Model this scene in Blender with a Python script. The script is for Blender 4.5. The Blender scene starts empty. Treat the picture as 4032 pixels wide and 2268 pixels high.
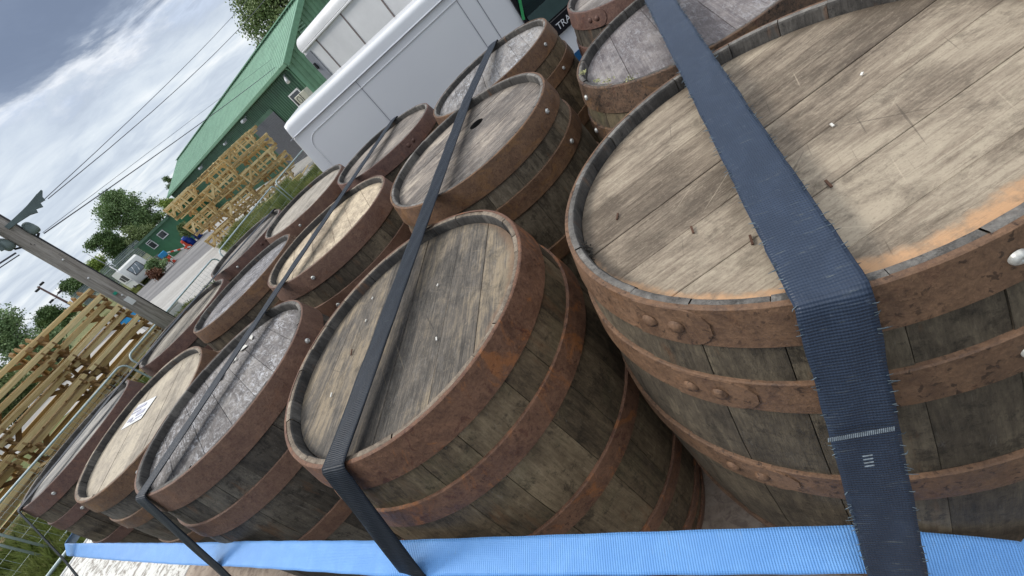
import bpy, math, random
import numpy as np
from mathutils import Vector, Matrix
random.seed(7); rng = np.random.default_rng(7)
S = bpy.context.scene
COL = S.collection
R_ = math.radians

# ------------------------------------------------------------------ camera, sky, sun
CAMZ = 2.6
cam_d = bpy.data.cameras.new("camera"); cam = bpy.data.objects.new("camera", cam_d); COL.objects.link(cam)
cam_d.sensor_width = 36.0; cam_d.lens = 15.666; cam_d.clip_start = 0.02; cam_d.clip_end = 2000
roll, pitch = -0.75253351, -0.57178773
cam.matrix_world = Matrix.Translation((0, 0, CAMZ)) @ (Matrix.Rotation(math.pi/2 + pitch, 4, 'X') @ Matrix.Rotation(roll, 4, 'Z'))
S.camera = cam

SUN_EL, SUN_AZ = 46.0, -62.0      # azimuth clockwise from +Y
world = bpy.data.worlds.new("World"); S.world = world; world.use_nodes = True
wn = world.node_tree; wn.nodes.clear(); W = wn.nodes; WL = wn.links
def wnode(t, **k):
    n = W.new(t)
    for a, b in k.items(): setattr(n, a, b)
    return n
sky = wnode('ShaderNodeTexSky', sky_type='NISHITA', sun_disc=False)
sky.sun_elevation = R_(SUN_EL); sky.sun_rotation = R_(SUN_AZ)
tc = wnode('ShaderNodeTexCoord'); sep = wnode('ShaderNodeSeparateXYZ'); WL.new(tc.outputs['Generated'], sep.inputs[0])
def wm(op, a, b=None, c=None, clamp=False):
    n = wnode('ShaderNodeMath', operation=op, use_clamp=clamp)
    for i, v in enumerate((a, b, c)):
        if v is None: continue
        if isinstance(v, (int, float)): n.inputs[i].default_value = v
        else: WL.new(v, n.inputs[i])
    return n.outputs[0]
zc = wm('MAXIMUM', sep.outputs[2], 0.0); zz = wm('ADD', zc, 0.07)
cu = wm('DIVIDE', sep.outputs[0], zz); cv = wm('DIVIDE', sep.outputs[1], zz)
comb = wnode('ShaderNodeCombineXYZ'); WL.new(cu, comb.inputs[0]); WL.new(cv, comb.inputs[1])
def wnoise(scale, det=6, rough=0.55, dist=0.0, off=(0, 0, 0)):
    mp = wnode('ShaderNodeMapping'); mp.inputs['Location'].default_value = off
    WL.new(comb.outputs[0], mp.inputs[0])
    n = wnode('ShaderNodeTexNoise'); n.inputs['Scale'].default_value = scale; n.inputs['Detail'].default_value = det
    n.inputs['Roughness'].default_value = rough; n.inputs['Distortion'].default_value = dist
    WL.new(mp.outputs[0], n.inputs['Vector']); return n.outputs[0]
def wramp(fac, stops):
    r = wnode('ShaderNodeValToRGB'); e = r.color_ramp.elements
    while len(e) < len(stops): e.new(0.5)
    for i, (p, c) in enumerate(stops): e[i].position = p; e[i].color = (*c, 1)
    WL.new(fac, r.inputs[0]); return r.outputs[0]
def wmix(f, a, b):
    m = wnode('ShaderNodeMix', data_type='RGBA')
    if isinstance(f, (int, float)): m.inputs[0].default_value = f
    else: WL.new(f, m.inputs[0])
    for i, v in ((6, a), (7, b)):
        if isinstance(v, tuple): m.inputs[i].default_value = (*v, 1)
        else: WL.new(v, m.inputs[i])
    return m.outputs[2]
n1 = wnoise(0.42, 5, 0.5, 0.3, (3.1, 0.4, 0)); n2 = wnoise(1.35, 9, 0.62, 0.7, (1.3, 7.1, 0)); n3 = wnoise(0.16, 2, 0.5, 0, (0.35, 0.1, 0)); n4 = wnoise(0.75, 7, 0.6, 0.4, (6.3, 2.2, 0))
mixn = wm('ADD', wm('MULTIPLY', n1, 0.45), wm('ADD', wm('MULTIPLY', n2, 0.30), wm('MULTIPLY', n4, 0.25)))
cloud = wramp(mixn, [(0.38, (3.6, 4.1, 4.9)), (0.46, (4.4, 4.95, 5.7)), (0.53, (5.5, 6.0, 6.5)), (0.61, (7.4, 7.55, 7.6))])
elev_mask = wm('MULTIPLY', wm('SUBTRACT', sep.outputs[2], wm('ADD', 0.05, wm('MULTIPLY', n4, 0.26))), 15.0, clamp=True)
rim = wm('SUBTRACT', 1.0, wm('MULTIPLY', wm('ABSOLUTE', wm('SUBTRACT', elev_mask, 0.42)), 2.6), clamp=True)
bank = wramp(wm('ADD', wm('MULTIPLY', n1, 0.6), wm('MULTIPLY', n4, 0.4)), [(0.38, (1.35, 1.7, 2.45)), (0.50, (1.95, 2.4, 3.3)), (0.62, (3.2, 3.7, 4.6))])
cloud2 = wmix(wm('MULTIPLY', rim, 0.75), wmix(elev_mask, cloud, bank), wramp(n2, [(0.40, (4.8, 5.5, 6.7)), (0.55, (7.2, 7.4, 7.7))]))
# above the bank the overcast is thin and bright again
high = wm('MULTIPLY', wm('SUBTRACT', sep.outputs[2], 0.60), 4.0, clamp=True)
cloud3 = wmix(high, cloud2, wramp(n1, [(0.3, (9.6, 10.0, 10.8)), (0.7, (12.6, 12.8, 13.0))]))
cover = wramp(n3, [(0.25, (0.9, 0.9, 0.9)), (0.6, (1, 1, 1))])
final = wmix(cover, sky.outputs[0], cloud3)
bg = wnode('ShaderNodeBackground'); bg.inputs['Strength'].default_value = 0.088
WL.new(final, bg.inputs[0]); out = wnode('ShaderNodeOutputWorld'); WL.new(bg.outputs[0], out.inputs[0])

sd = bpy.data.lights.new("sun", 'SUN'); sd.energy = 1.35; sd.angle = R_(16); sd.color = (1.0, 0.955, 0.89)
sun = bpy.data.objects.new("sun", sd); COL.objects.link(sun)
sdir = Vector((math.sin(R_(SUN_AZ))*math.cos(R_(SUN_EL)), math.cos(R_(SUN_AZ))*math.cos(R_(SUN_EL)), math.sin(R_(SUN_EL))))
sun.rotation_euler = sdir.to_track_quat('Z', 'Y').to_euler(); sun.location = (0, 0, 30)
S.view_settings.view_transform = 'Standard'; S.view_settings.look = 'None'
S.view_settings.exposure = 0.7; S.view_settings.gamma = 1.0; S.view_settings.use_curve_mapping = False

# ------------------------------------------------------------------ material helpers
class M:
    """small wrapper round a node tree"""
    def __init__(s, name, rough=0.7, metal=0.0, spec=0.4):
        s.m = bpy.data.materials.new(name); s.m.use_nodes = True
        s.t = s.m.node_tree; s.t.nodes.clear(); s.N = s.t.nodes; s.L = s.t.links
        s.b = s.N.new('ShaderNodeBsdfPrincipled'); s.o = s.N.new('ShaderNodeOutputMaterial')
        s.L.new(s.b.outputs[0], s.o.inputs[0])
        s.set('Roughness', rough); s.set('Metallic', metal); s.set('Specular IOR Level', spec)
        s.tc = s.N.new('ShaderNodeTexCoord'); s.oi = s.N.new('ShaderNodeObjectInfo')
    def set(s, k, v):
        i = s.b.inputs[k]
        if isinstance(v, (int, float)): i.default_value = v
        elif isinstance(v, tuple): i.default_value = (*v, 1) if len(v) == 3 else v
        else: s.L.new(v, i)
    def math(s, op, a, b=None, c=None, clamp=False):
        n = s.N.new('ShaderNodeMath'); n.operation = op; n.use_clamp = clamp
        for i, v in enumerate((a, b, c)):
            if v is None: continue
            if isinstance(v, (int, float)): n.inputs[i].default_value = v
            else: s.L.new(v, n.inputs[i])
        return n.outputs[0]
    def coord(s, scale=(1, 1, 1), src='Object', rnd=0.0, loc=(0, 0, 0)):
        mp = s.N.new('ShaderNodeMapping'); mp.inputs['Scale'].default_value = scale; mp.inputs['Location'].default_value = loc
        s.L.new(s.tc.outputs[src], mp.inputs[0])
        if rnd:
            add = s.N.new('ShaderNodeVectorMath'); add.operation = 'ADD'
            k = s.math('MULTIPLY', s.oi.outputs['Random'], rnd)
            cb = s.N.new('ShaderNodeCombineXYZ')
            for i in range(3): s.L.new(k, cb.inputs[i])
            s.L.new(mp.outputs[0], add.inputs[0]); s.L.new(cb.outputs[0], add.inputs[1]); return add.outputs[0]
        return mp.outputs[0]
    def noise(s, vec, scale=5, det=5, rough=0.55, dist=0.0):
        n = s.N.new('ShaderNodeTexNoise'); n.inputs['Scale'].default_value = scale; n.inputs['Detail'].default_value = det
        n.inputs['Roughness'].default_value = rough; n.inputs['Distortion'].default_value = dist
        s.L.new(vec, n.inputs['Vector']); return n.outputs[0]
    def voro(s, vec, scale=5, feat='F1', rnd=1.0):
        n = s.N.new('ShaderNodeTexVoronoi'); n.feature = feat; n.inputs['Scale'].default_value = scale
        n.inputs['Randomness'].default_value = rnd
        s.L.new(vec, n.inputs['Vector']); return n.outputs['Distance']
    def ramp(s, f, stops):
        r = s.N.new('ShaderNodeValToRGB'); e = r.color_ramp.elements
        while len(e) < len(stops): e.new(0.5)
        for i, (p, c) in enumerate(stops):
            if isinstance(c, (int, float)): c = (c, c, c)
            e[i].position = p; e[i].color = (*c, 1)
        s.L.new(f, r.inputs[0]); return r.outputs[0]
    def mix(s, f, a, b, mode='MIX'):
        m = s.N.new('ShaderNodeMix'); m.data_type = 'RGBA'; m.blend_type = mode
        if isinstance(f, (int, float)): m.inputs[0].default_value = f
        else: s.L.new(f, m.inputs[0])
        for i, v in ((6, a), (7, b)):
            if isinstance(v, tuple): m.inputs[i].default_value = (*v, 1)
            else: s.L.new(v, m.inputs[i])
        return m.outputs[2]
    def bump(s, h, strength=0.3, dist=0.01):
        n = s.N.new('ShaderNodeBump'); n.inputs['Strength'].default_value = strength; n.inputs['Distance'].default_value = dist
        s.L.new(h, n.inputs['Height']); s.L.new(n.outputs[0], s.b.inputs['Normal'])
    def sepxyz(s, vec):
        n = s.N.new('ShaderNodeSeparateXYZ'); s.L.new(vec, n.inputs[0]); return n.outputs

def simple(name, col, rough=0.6, metal=0.0, var=0.12, scale=6, bump=0.0, spec=0.4, rnd=3.0):
    m = M(name, rough, metal, spec)
    n = m.noise(m.coord(rnd=rnd), scale, 5, 0.6)
    lo = tuple(c*(1-var*1.6) for c in col); hi = tuple(min(1, c*(1+var)) for c in col)
    m.set('Base Color', m.ramp(n, [(0.3, lo), (0.7, hi)]))
    if bump: m.bump(m.noise(m.coord(), scale*8, 4, 0.6), bump, 0.01)
    return m.m

def mk_head(name, dark, mid, light, patch=4.0, grain=1.0, white=0.0, whitecol=(0.62, 0.60, 0.60), speck=0.0, fresh=None, stain=0.35, rough=0.72):
    """weathered oak head: grain along local X"""
    m = M(name, rough, 0, 0.45)
    g = m.noise(m.coord((4, 95, 30), rnd=5), 1.0, 7, 0.68, 0.25)
    g2 = m.noise(m.coord((9, 330, 60), rnd=5), 1.0, 4, 0.7, 0.4)
    p = m.noise(m.coord((1, 1.6, 1)), patch*1.6, 7, 0.62, 0.4)
    p2 = m.noise(m.coord((1, 2.2, 1), loc=(4, 2, 1)), patch*5.5, 8, 0.72, 0.6)
    mot = m.noise(m.coord((1, 1.8, 1), loc=(7, 3, 1), rnd=1.5), patch*4.5, 8, 0.78, 1.0)
    f = m.math('ADD', m.math('MULTIPLY', p, 0.42), m.math('ADD', m.math('MULTIPLY', g, 0.26*grain), m.math('ADD', m.math('MULTIPLY', g2, 0.30*grain), m.math('MULTIPLY', mot, 0.29))))
    f = m.math('ADD', f, m.math('MULTIPLY', m.math('SUBTRACT', m.oi.outputs['Random'], 0.5), 0.13))
    k = 0.5*(0.71 + 0.56*grain)
    c = m.ramp(f, [(k-0.085, dark), (k-0.005, mid), (k+0.085, light)])
    c = m.mix(m.ramp(p2, [(0.50, 0.0), (0.66, stain)]), c, dark)
    c = m.mix(m.ramp(m.noise(m.coord((60, 90, 60)), 4.0, 4, 0.75), [(0.54, 0.0), (0.72, 0.4)]), c, tuple(x*0.42 for x in dark))
    c = m.mix(m.ramp(m.noise(m.coord((45, 110, 60), loc=(3, 1, 2)), 3.0, 4, 0.75), [(0.55, 0.0), (0.70, 0.35)]), c, tuple(min(.8, x*1.3) for x in light))
    for (rz_, sc_, off) in ((0.9, 1, 3.0), (-0.5, 1, 8.0), (2.1, 1, 5.0)):
        mp = m.N.new('ShaderNodeMapping'); mp.inputs['Rotation'].default_value = (0, 0, rz_); mp.inputs['Scale'].default_value = (1, 1, 1); m.L.new(m.tc.outputs['Object'], mp.inputs[0])
        mp2 = m.N.new('ShaderNodeMapping'); mp2.inputs['Scale'].default_value = (5, 170, 1); mp2.inputs['Location'].default_value = (off, off, 0); m.L.new(mp.outputs[0], mp2.inputs[0])
        sn = m.noise(mp2.outputs[0], 1.0, 2, 0.4)
        c = m.mix(m.ramp(sn, [(0.725, 0.0), (0.75, 0.35)]), c, tuple(min(.8, x*1.45) for x in light))
        c = m.mix(m.ramp(sn, [(0.26, 0.5), (0.29, 0.0)]), c, tuple(x*0.5 for x in dark))
    c = m.mix(m.ramp(m.noise(m.coord((1, 1, 1), rnd=1, loc=(1, 9, 1)), 18, 9, 0.82, 0.3), [(0.52, 0.0), (0.64, 0.5)]), c, tuple(x*0.6 for x in dark))
    if white:
        w = m.noise(m.coord((22, 60, 1), rnd=2), 1.5, 9, 0.8, 1.2)
        w2 = m.noise(m.coord((1, 1, 1), loc=(9, 2, 0)), 6, 4, 0.6)
        wf = m.math('MULTIPLY', m.ramp(w, [(0.50, 0.0), (0.60, 1.0)]), m.ramp(w2, [(0.35, 0.15), (0.6, 1.0)]))
        c = m.mix(m.math('MULTIPLY', wf, white), c, whitecol)
    if speck:
        v = m.voro(m.coord((1, 1, 1)), 95)
        c = m.mix(m.math('MULTIPLY', m.ramp(v, [(0.0, 1.0), (0.13, 0.0)]), speck), c, whitecol)
    x = m.sepxyz(m.tc.outputs['Object'])
    r = m.math('SQRT', m.math('ADD', m.math('MULTIPLY', x[0], x[0]), m.math('MULTIPLY', x[1], x[1])))
    rw = m.math('ADD', r, m.math('MULTIPLY', m.math('SUBTRACT', m.noise(m.coord(), 14, 6, 0.7), 0.5), 0.05))
    c = m.mix(m.ramp(rw, [(0.250, 0.0), (0.275, 0.6)]), c, tuple(q*0.5 for q in dark))
    if fresh:
        ang, col, amt = fresh      # worn bare wood along part of the rim, at local direction ang
        dx, dy = math.cos(ang), math.sin(ang)
        dot = m.math('ADD', m.math('MULTIPLY', x[0], dx), m.math('MULTIPLY', x[1], dy))
        mask = m.math('MULTIPLY', m.ramp(m.math('ADD', rw, m.math('MULTIPLY', dot, 0.12)), [(0.2730, 0.0), (0.2830, 1.0)]), m.ramp(m.noise(m.coord((60, 60, 1)), 1, 6, 0.75), [(0.32, 0.25), (0.55, amt)]))
        c = m.mix(mask, c, col)
    m.set('Base Color', c)
    h = m.math('ADD', m.math('MULTIPLY', g2, 0.6), m.math('ADD', m.math('MULTIPLY', g, 0.8), m.math('MULTIPLY', p2, 0.5)))
    m.bump(h, 0.5, 0.004)
    m.set('Roughness', m.ramp(p, [(0.3, rough-0.12), (0.7, rough+0.1)]))
    return m.m

def mk_stave(name, dark, mid, light, green=0.0, streak=0.5, rough=0.74):
    """weathered oak stave: grain along local Z"""
    m = M(name, rough, 0, 0.4)
    g = m.noise(m.coord((90, 90, 5), rnd=7), 1.0, 8, 0.72, 0.1)
    g2 = m.noise(m.coord((330, 330, 22), rnd=7), 1.0, 5, 0.75)
    p = m.noise(m.coord((1, 1, 0.6), rnd=9), 9, 9, 0.74, 0.15)
    p2 = m.noise(m.coord((2, 2, 1.1), rnd=4), 26, 8, 0.8, 0.2)
    f = m.math('ADD', m.math('MULTIPLY', p, 0.42), m.math('ADD', m.math('MULTIPLY', g, 0.30), m.math('ADD', m.math('MULTIPLY', g2, 0.18), m.math('MULTIPLY', p2, 0.20))))
    f = m.math('ADD', f, m.math('MULTIPLY', m.math('SUBTRACT', m.oi.outputs['Random'], 0.5), 0.11))
    c = m.ramp(f, [(0.44, dark), (0.55, mid), (0.67, light)])
    c = m.mix(m.ramp(m.noise(m.coord((1, 1, 1), rnd=4, loc=(2, 1, 5)), 30, 7, 0.8, 0.3), [(0.53, 0.0), (0.62, 0.65)]), c, tuple(x*0.45 for x in dark))
    c = m.mix(m.ramp(m.noise(m.coord((1, 1, 1), rnd=6, loc=(6, 1, 5)), 120, 4, 0.8), [(0.58, 0.0), (0.68, 0.5)]), c, tuple(x*0.4 for x in dark))
    sp = m.voro(m.coord((1, 1, 1), rnd=3), 60)
    c = m.mix(m.math('MULTIPLY', m.ramp(sp, [(0.10, 1.0), (0.22, 0.0)]), m.ramp(m.noise(m.coord(loc=(2, 2, 2)), 9, 3, 0.5), [(0.56, 0.0), (0.66, 0.6)])), c, (0.02, 0.02, 0.02))
    ws = m.noise(m.coord((60, 60, 12), rnd=6), 1.4, 8, 0.8, 1.4)
    c = m.mix(m.math('MULTIPLY', m.ramp(ws, [(0.60, 0.0), (0.68, 1.0)]), streak), c, (0.36, 0.34, 0.30))
    # rust that ran off the hoops
    x = m.sepxyz(m.tc.outputs['Object'])
    rn = m.noise(m.coord((9, 9, 2.0), rnd=3), 2, 5, 0.7)
    c = m.mix(m.ramp(rn, [(0.60, 0.0), (0.72, 0.6)]), c, (0.165, 0.075, 0.03))
    if green: c = m.mix(m.ramp(m.noise(m.coord((1, 1, 1), rnd=2), 11, 6, 0.7), [(0.52, 0.0), (0.64, green)]), c, (0.16, 0.16, 0.075))
    m.set('Base Color', c)
    m.bump(m.math('ADD', m.math('MULTIPLY', g2, 0.6), m.math('ADD', g, p2)), 0.55, 0.004)
    return m.m

def mk_rust(name, base, dark, bright, spots=0.6, blotch=0.2, rough=0.62):
    m = M(name, rough, 0.0, 0.4)
    n = m.noise(m.coord(rnd=6), 20, 9, 0.74, 0.4)
    n2 = m.noise(m.coord(rnd=4), 5, 5, 0.6, 0.8)
    fine = m.noise(m.coord(rnd=2), 210, 5, 0.85)
    c = m.ramp(m.math('ADD', m.math('MULTIPLY', n, 0.55), m.math('MULTIPLY', fine, 0.45)), [(0.38, dark), (0.50, base), (0.62, tuple(min(1, x*1.45) for x in base))])
    c = m.mix(m.ramp(m.noise(m.coord(rnd=1), 45, 6, 0.8, 0.3), [(0.50, 0.0), (0.62, 0.55)]), c, dark)
    v = m.noise(m.coord((1, 1, 1), rnd=3), 130, 3, 0.55, 0.4)
    c = m.mix(m.math('MULTIPLY', m.ramp(v, [(0.59, 0.0), (0.65, 1.0)]), m.ramp(n2, [(0.35, spots*0.35), (0.6, spots)])), c, tuple(x*0.42 for x in dark))
    b = m.noise(m.coord((1, 1, 1), rnd=8), 13, 8, 0.72, 1.2)
    c = m.mix(m.math('MULTIPLY', m.ramp(b, [(0.55, 0.0), (0.62, 1.0)]), blotch), c, bright)
    c = m.mix(m.math('MULTIPLY', m.ramp(m.noise(m.coord(rnd=5, loc=(1, 3, 2)), 28, 7, 0.75, 1.0), [(0.57, 0.0), (0.63, 1.0)]), blotch), c, (0.06, 0.016, 0.012))
    m.set('Base Color', c)
    m.set('Roughness', m.ramp(n, [(0.35, rough-0.2), (0.65, rough+0.15)]))
    m.bump(m.math('ADD', m.math('MULTIPLY', fine, 0.8), m.math('ADD', v, n)), 0.6, 0.002)
    return m.m

def mk_webbing(name, col, col2, wear=0.3, rib=1.0, rough=0.5, sheen=0.4):
    """woven strap: UV u across 0..1, v along in metres"""
    m = M(name, rough, 0, 0.5 if 'blue' in name else 0.3)
    uv = m.N.new('ShaderNodeUVMap'); x = m.sepxyz(uv.outputs[0])
    w = m.math('SINE', m.math('MULTIPLY', x[1], 2*math.pi/0.0034))
    wv = m.math('SINE', m.math('MULTIPLY', x[0], 2*math.pi*22))
    h = m.math('ADD', m.math('MULTIPLY', w, rib), m.math('MULTIPLY', wv, 0.35))
    cb = m.N.new('ShaderNodeCombineXYZ'); m.L.new(m.math('MULTIPLY', x[0], 0.06), cb.inputs[0]); m.L.new(x[1], cb.inputs[1])
    n = m.noise(cb.outputs[0], 22, 6, 0.7, 0.5); n2 = m.noise(cb.outputs[0], 130, 3, 0.7)
    mp = m.N.new('ShaderNodeMapping'); mp.inputs['Scale'].default_value = (25, 300, 1); m.L.new(cb.outputs[0], mp.inputs[0])
    sc = m.noise(mp.outputs[0], 1, 4, 0.7)
    c = m.ramp(m.math('ADD', m.math('MULTIPLY', n, 0.7), m.math('MULTIPLY', h, 0.05)), [(0.3, col), (0.6, col2)])
    c = m.mix(m.math('MULTIPLY', m.math('MULTIPLY', m.ramp(sc, [(0.60, 0.0), (0.68, 1.0)]), m.ramp(n, [(0.45, 0.0), (0.6, 1.0)])), wear), c, (0.30, 0.32, 0.26))
    c = m.mix(m.ramp(n2, [(0.62, 0.0), (0.75, 0.25*wear)]), c, (0.4, 0.45, 0.5))
    m.set('Base Color', c)
    m.b.inputs['Sheen Weight'].default_value = sheen; m.b.inputs['Sheen Roughness'].default_value = 0.4
    m.b.inputs['Sheen Tint'].default_value = (0.75, 0.85, 1, 1)
    m.bump(m.math('ADD', m.math('MULTIPLY', h, 0.5), m.math('MULTIPLY', n2, 1.0)), 0.45, 0.0012)
    return m.m

# ------------------------------------------------------------------ mesh helpers
class MB:
    def __init__(s): s.v = []; s.f = []; s.uv = None; s.sm = []
    def add(s, vs, fs, smooth=False):
        o = len(s.v); s.v += [tuple(p) for p in vs]
        for f in fs: s.f.append(tuple(i+o for i in f)); s.sm.append(smooth)
        return s
    def box(s, c, d, rz=0.0, mat=None, bev=0.0):
        """box centred at c with full size d, turned rz about z; optional matrix; optional chamfer"""
        x, y, z = (q/2 for q in d)
        if bev:
            b = min(bev, x*.45, y*.45, z*.45)
            P = []
            for sx in (-1, 1):
                for sy in (-1, 1):
                    for sz in (-1, 1):
                        P += [(sx*x, sy*(y-b), sz*(z-b)), (sx*(x-b), sy*y, sz*(z-b)), (sx*(x-b), sy*(y-b), sz*z)]
            idx = lambda sx, sy, sz, k: ((sx > 0)*4 + (sy > 0)*2 + (sz > 0))*3 + k
            F = []
            for a in (-1, 1):
                F.append([idx(a, -1, -1, 0), idx(a, 1, -1, 0), idx(a, 1, 1, 0), idx(a, -1, 1, 0)][::a])
                F.append([idx(-1, a, -1, 1), idx(-1, a, 1, 1), idx(1, a, 1, 1), idx(1, a, -1, 1)][::a])
                F.append([idx(-1, -1, a, 2), idx(1, -1, a, 2), idx(1, 1, a, 2), idx(-1, 1, a, 2)][::a])
            for a in (-1, 1):
                for b_ in (-1, 1):
                    F.append([idx(a, b_, -1, 0), idx(a, b_, -1, 1), idx(a, b_, 1, 1), idx(a, b_, 1, 0)][::-a*b_])
                    F.append([idx(a, -1, b_, 0), idx(a, -1, b_, 2), idx(a, 1, b_, 2), idx(a, 1, b_, 0)][::a*b_])
                    F.append([idx(-1, a, b_, 1), idx(-1, a, b_, 2), idx(1, a, b_, 2), idx(1, a, b_, 1)][::-a*b_])
                    for c_ in (-1, 1):
                        F.append([idx(a, b_, c_, 0), idx(a, b_, c_, 1), idx(a, b_, c_, 2)][::a*b_*c_])
        else:
            P = [(sx*x, sy*y, sz*z) for sx in (-1, 1) for sy in (-1, 1) for sz in (-1, 1)]
            F = [(0, 1, 3, 2), (4, 6, 7, 5), (0, 4, 5, 1), (2, 3, 7, 6), (0, 2, 6, 4), (1, 5, 7, 3)]
        cz, sz_ = math.cos(rz), math.sin(rz)
        Q = []
        for p in P:
            if mat is not None: q = mat @ Vector(p)
            else: q = (p[0]*cz-p[1]*sz_, p[0]*sz_+p[1]*cz, p[2])
            Q.append((q[0]+c[0], q[1]+c[1], q[2]+c[2]))
        return s.add(Q, F)
    def bar(s, a, b, w, h, up=(0, 0, 1), bev=0.0):
        """rectangular bar from a to b, width w, height h"""
        a, b = Vector(a), Vector(b); d = b-a; L = d.length; X = d.normalized(); Y = Vector(up).cross(X)
        if Y.length < 1e-4: Y = Vector((0, 1, 0)).cross(X)
        Y.normalize(); Z = X.cross(Y)
        m = Matrix((X, Y, Z)).transposed()
        return s.box((a+b)/2, (L, w, h), mat=m, bev=bev)
    def tube(s, path, r, n=10, cap=True, close=False):
        P = [Vector(p) for p in path]; rs = r if isinstance(r, (list, tuple)) else [r]*len(P)
        prevY = None; V = []
        for i, p in enumerate(P):
            if close: d = P[(i+1) % len(P)]-P[i-1]
            else: d = P[min(i+1, len(P)-1)]-P[max(i-1, 0)]
            d.normalize()
            Y = prevY - d*prevY.dot(d) if prevY is not None else (Vector((0, 0, 1)).cross(d) if abs(d.z) < .9 else Vector((1, 0, 0)).cross(d))
            Y.normalize(); Z = d.cross(Y); prevY = Y
            for k in range(n):
                a = 2*math.pi*k/n; V.append(p + Y*math.cos(a)*rs[i] + Z*math.sin(a)*rs[i])
        F = []
        m = len(P) if close else len(P)-1
        for i in range(m):
            j = (i+1) % len(P)
            for k in range(n): F.append((i*n+k, i*n+(k+1) % n, j*n+(k+1) % n, j*n+k))
        s.add(V, F, True)
        if cap and not close:
            o = len(s.v)-len(V)
            s.f.append(tuple(o+k for k in range(n))[::-1]); s.f.append(tuple(o+(len(P)-1)*n+k for k in range(n))); s.sm += [False, False]
        return s
    def lathe(s, prof, n=32, c=(0, 0, 0), a0=0.0, a1=2*math.pi, smooth=True):
        full = abs(a1-a0-2*math.pi) < 1e-6; m = n if full else n+1
        V = [(c[0]+r*math.cos(a0+(a1-a0)*k/n), c[1]+r*math.sin(a0+(a1-a0)*k/n), c[2]+z) for (r, z) in prof for k in range(m)]
        F = [(i*m+k, i*m+(k+1) % m, (i+1)*m+(k+1) % m, (i+1)*m+k) for i in range(len(prof)-1) for k in range(n if full else n)]
        return s.add(V, F, smooth)
    def mesh(s, name, mat=None):
        me = bpy.data.meshes.new(name); me.from_pydata(s.v, [], s.f)
        me.polygons.foreach_set('use_smooth', s.sm)
        if mat: me.materials.append(mat)
        me.update(); return me
    def build(s, name, mat=None, parent=None, **kw): return mobj(name, s.mesh(name, mat), parent, **kw)

def mobj(name, me, parent=None, loc=None, rot=None, mat=None):
    o = bpy.data.objects.new(name, me); COL.objects.link(o)
    if parent: o.parent = parent
    if loc: o.location = loc
    if rot: o.rotation_euler = rot
    if mat:
        if not me.materials: me.materials.append(mat)
        o.material_slots[0].link = 'OBJECT'; o.material_slots[0].material = mat
    return o
def tag(o, label=None, cat=None, group=None, kind=None):
    if label: o['label'] = label
    if cat: o['category'] = cat
    if group: o['group'] = group
    if kind: o['kind'] = kind
    return o
def thing(name, label, cat, loc=(0, 0, 0), rz=0.0, group=None):
    o = bpy.data.objects.new(name, None); COL.objects.link(o); o.empty_display_size = 0.1
    o.location = loc; o.rotation_euler = (0, 0, rz)
    return tag(o, label, cat, group)
def copy_tree(o, parent=None):
    c = o.copy(); COL.objects.link(c)
    if parent: c.parent = parent
    for ch in list(KIDS.get(o.name, [])): copy_tree(ch, c)
    return c
KIDS = {}
def index_kids(root):
    for o in [root]+list(root.children_recursive): KIDS[o.name] = list(o.children)

# frame of the loaded row: V along the row (to the left and away), O outward towards the photographer's side
V2 = Vector((-0.80122177, 0.59836751, 0)); O2 = Vector((-0.59836751, -0.80122177, 0))
A0 = Vector((0.3760, 0.4372, 0)); ZRIM = 2.2242; BH = 0.91; DECKZ = ZRIM-BH
def T(al, ou, z): p = A0+V2*al+O2*ou; return Vector((p.x, p.y, z))
#@@STRUCT
# ------------------------------------------------------------------ ground
def sheet(name, pts, z, mat, sub=1):
    me = bpy.data.meshes.new(name); me.from_pydata([(x, y, z) for x, y in pts], [], [tuple(range(len(pts)))])
    me.materials.append(mat); return tag(mobj(name, me), kind='structure')
def mk_ground(name, cols, s1=0.4, s2=6.0, rough=0.9, bump=0.3, stretch=(1, 1, 1)):
    m = M(name, rough, 0, 0.25)
    a = m.noise(m.coord(stretch, src='Object'), s1, 8, 0.65, 0.4); b = m.noise(m.coord(src='Object'), s2, 6, 0.7); c_ = m.noise(m.coord(src='Object'), s2*9, 3, 0.7)
    f = m.math('ADD', m.math('MULTIPLY', a, 0.55), m.math('ADD', m.math('MULTIPLY', b, 0.3), m.math('MULTIPLY', c_, 0.15)))
    m.set('Base Color', m.ramp(f, [(0.38, cols[0]), (0.5, cols[1]), (0.62, cols[2])]))
    m.bump(m.math('ADD', b, c_), bump, 0.03); return m.m
g_grass = mk_ground('verge grass soil', [(0.05, 0.065, 0.02), (0.10, 0.12, 0.035), (0.17, 0.17, 0.06)], 0.25, 3.0)
g_yard = mk_ground('yard asphalt', [(0.035, 0.034, 0.033), (0.055, 0.053, 0.05), (0.08, 0.078, 0.074)], 0.35, 5.0)  # tone kept dark to lessen light bounced onto straps and barrel fronts
g_road = mk_ground('asphalt', [(0.13, 0.125, 0.125), (0.20, 0.195, 0.195), (0.29, 0.28, 0.27)], 0.22, 4.0, stretch=(0.3, 1.6, 1))
g_conc = mk_ground('pale concrete', [(0.27, 0.26, 0.24), (0.40, 0.385, 0.36), (0.50, 0.49, 0.46)], 0.3, 4.0, stretch=(0.35, 1.4, 1))
sheet('ground', [(-900, -900), (900, -900), (900, 1200), (-900, 1200)], 0.0, g_grass)
sheet('yard', [(-60, -14), (45, -14), (45, 5.5), (-1, 9.0), (-9, 6.5), (-16, -3), (-60, -5)], 0.004, g_yard)
rd = Vector((0.94, -0.34, 0)).normalized(); rn_ = Vector((0.34, 0.94, 0)).normalized()
def RP(u, w): p = Vector((-16, 29.5, 0))+rd*u+rn_*w; return (p.x, p.y)
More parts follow.
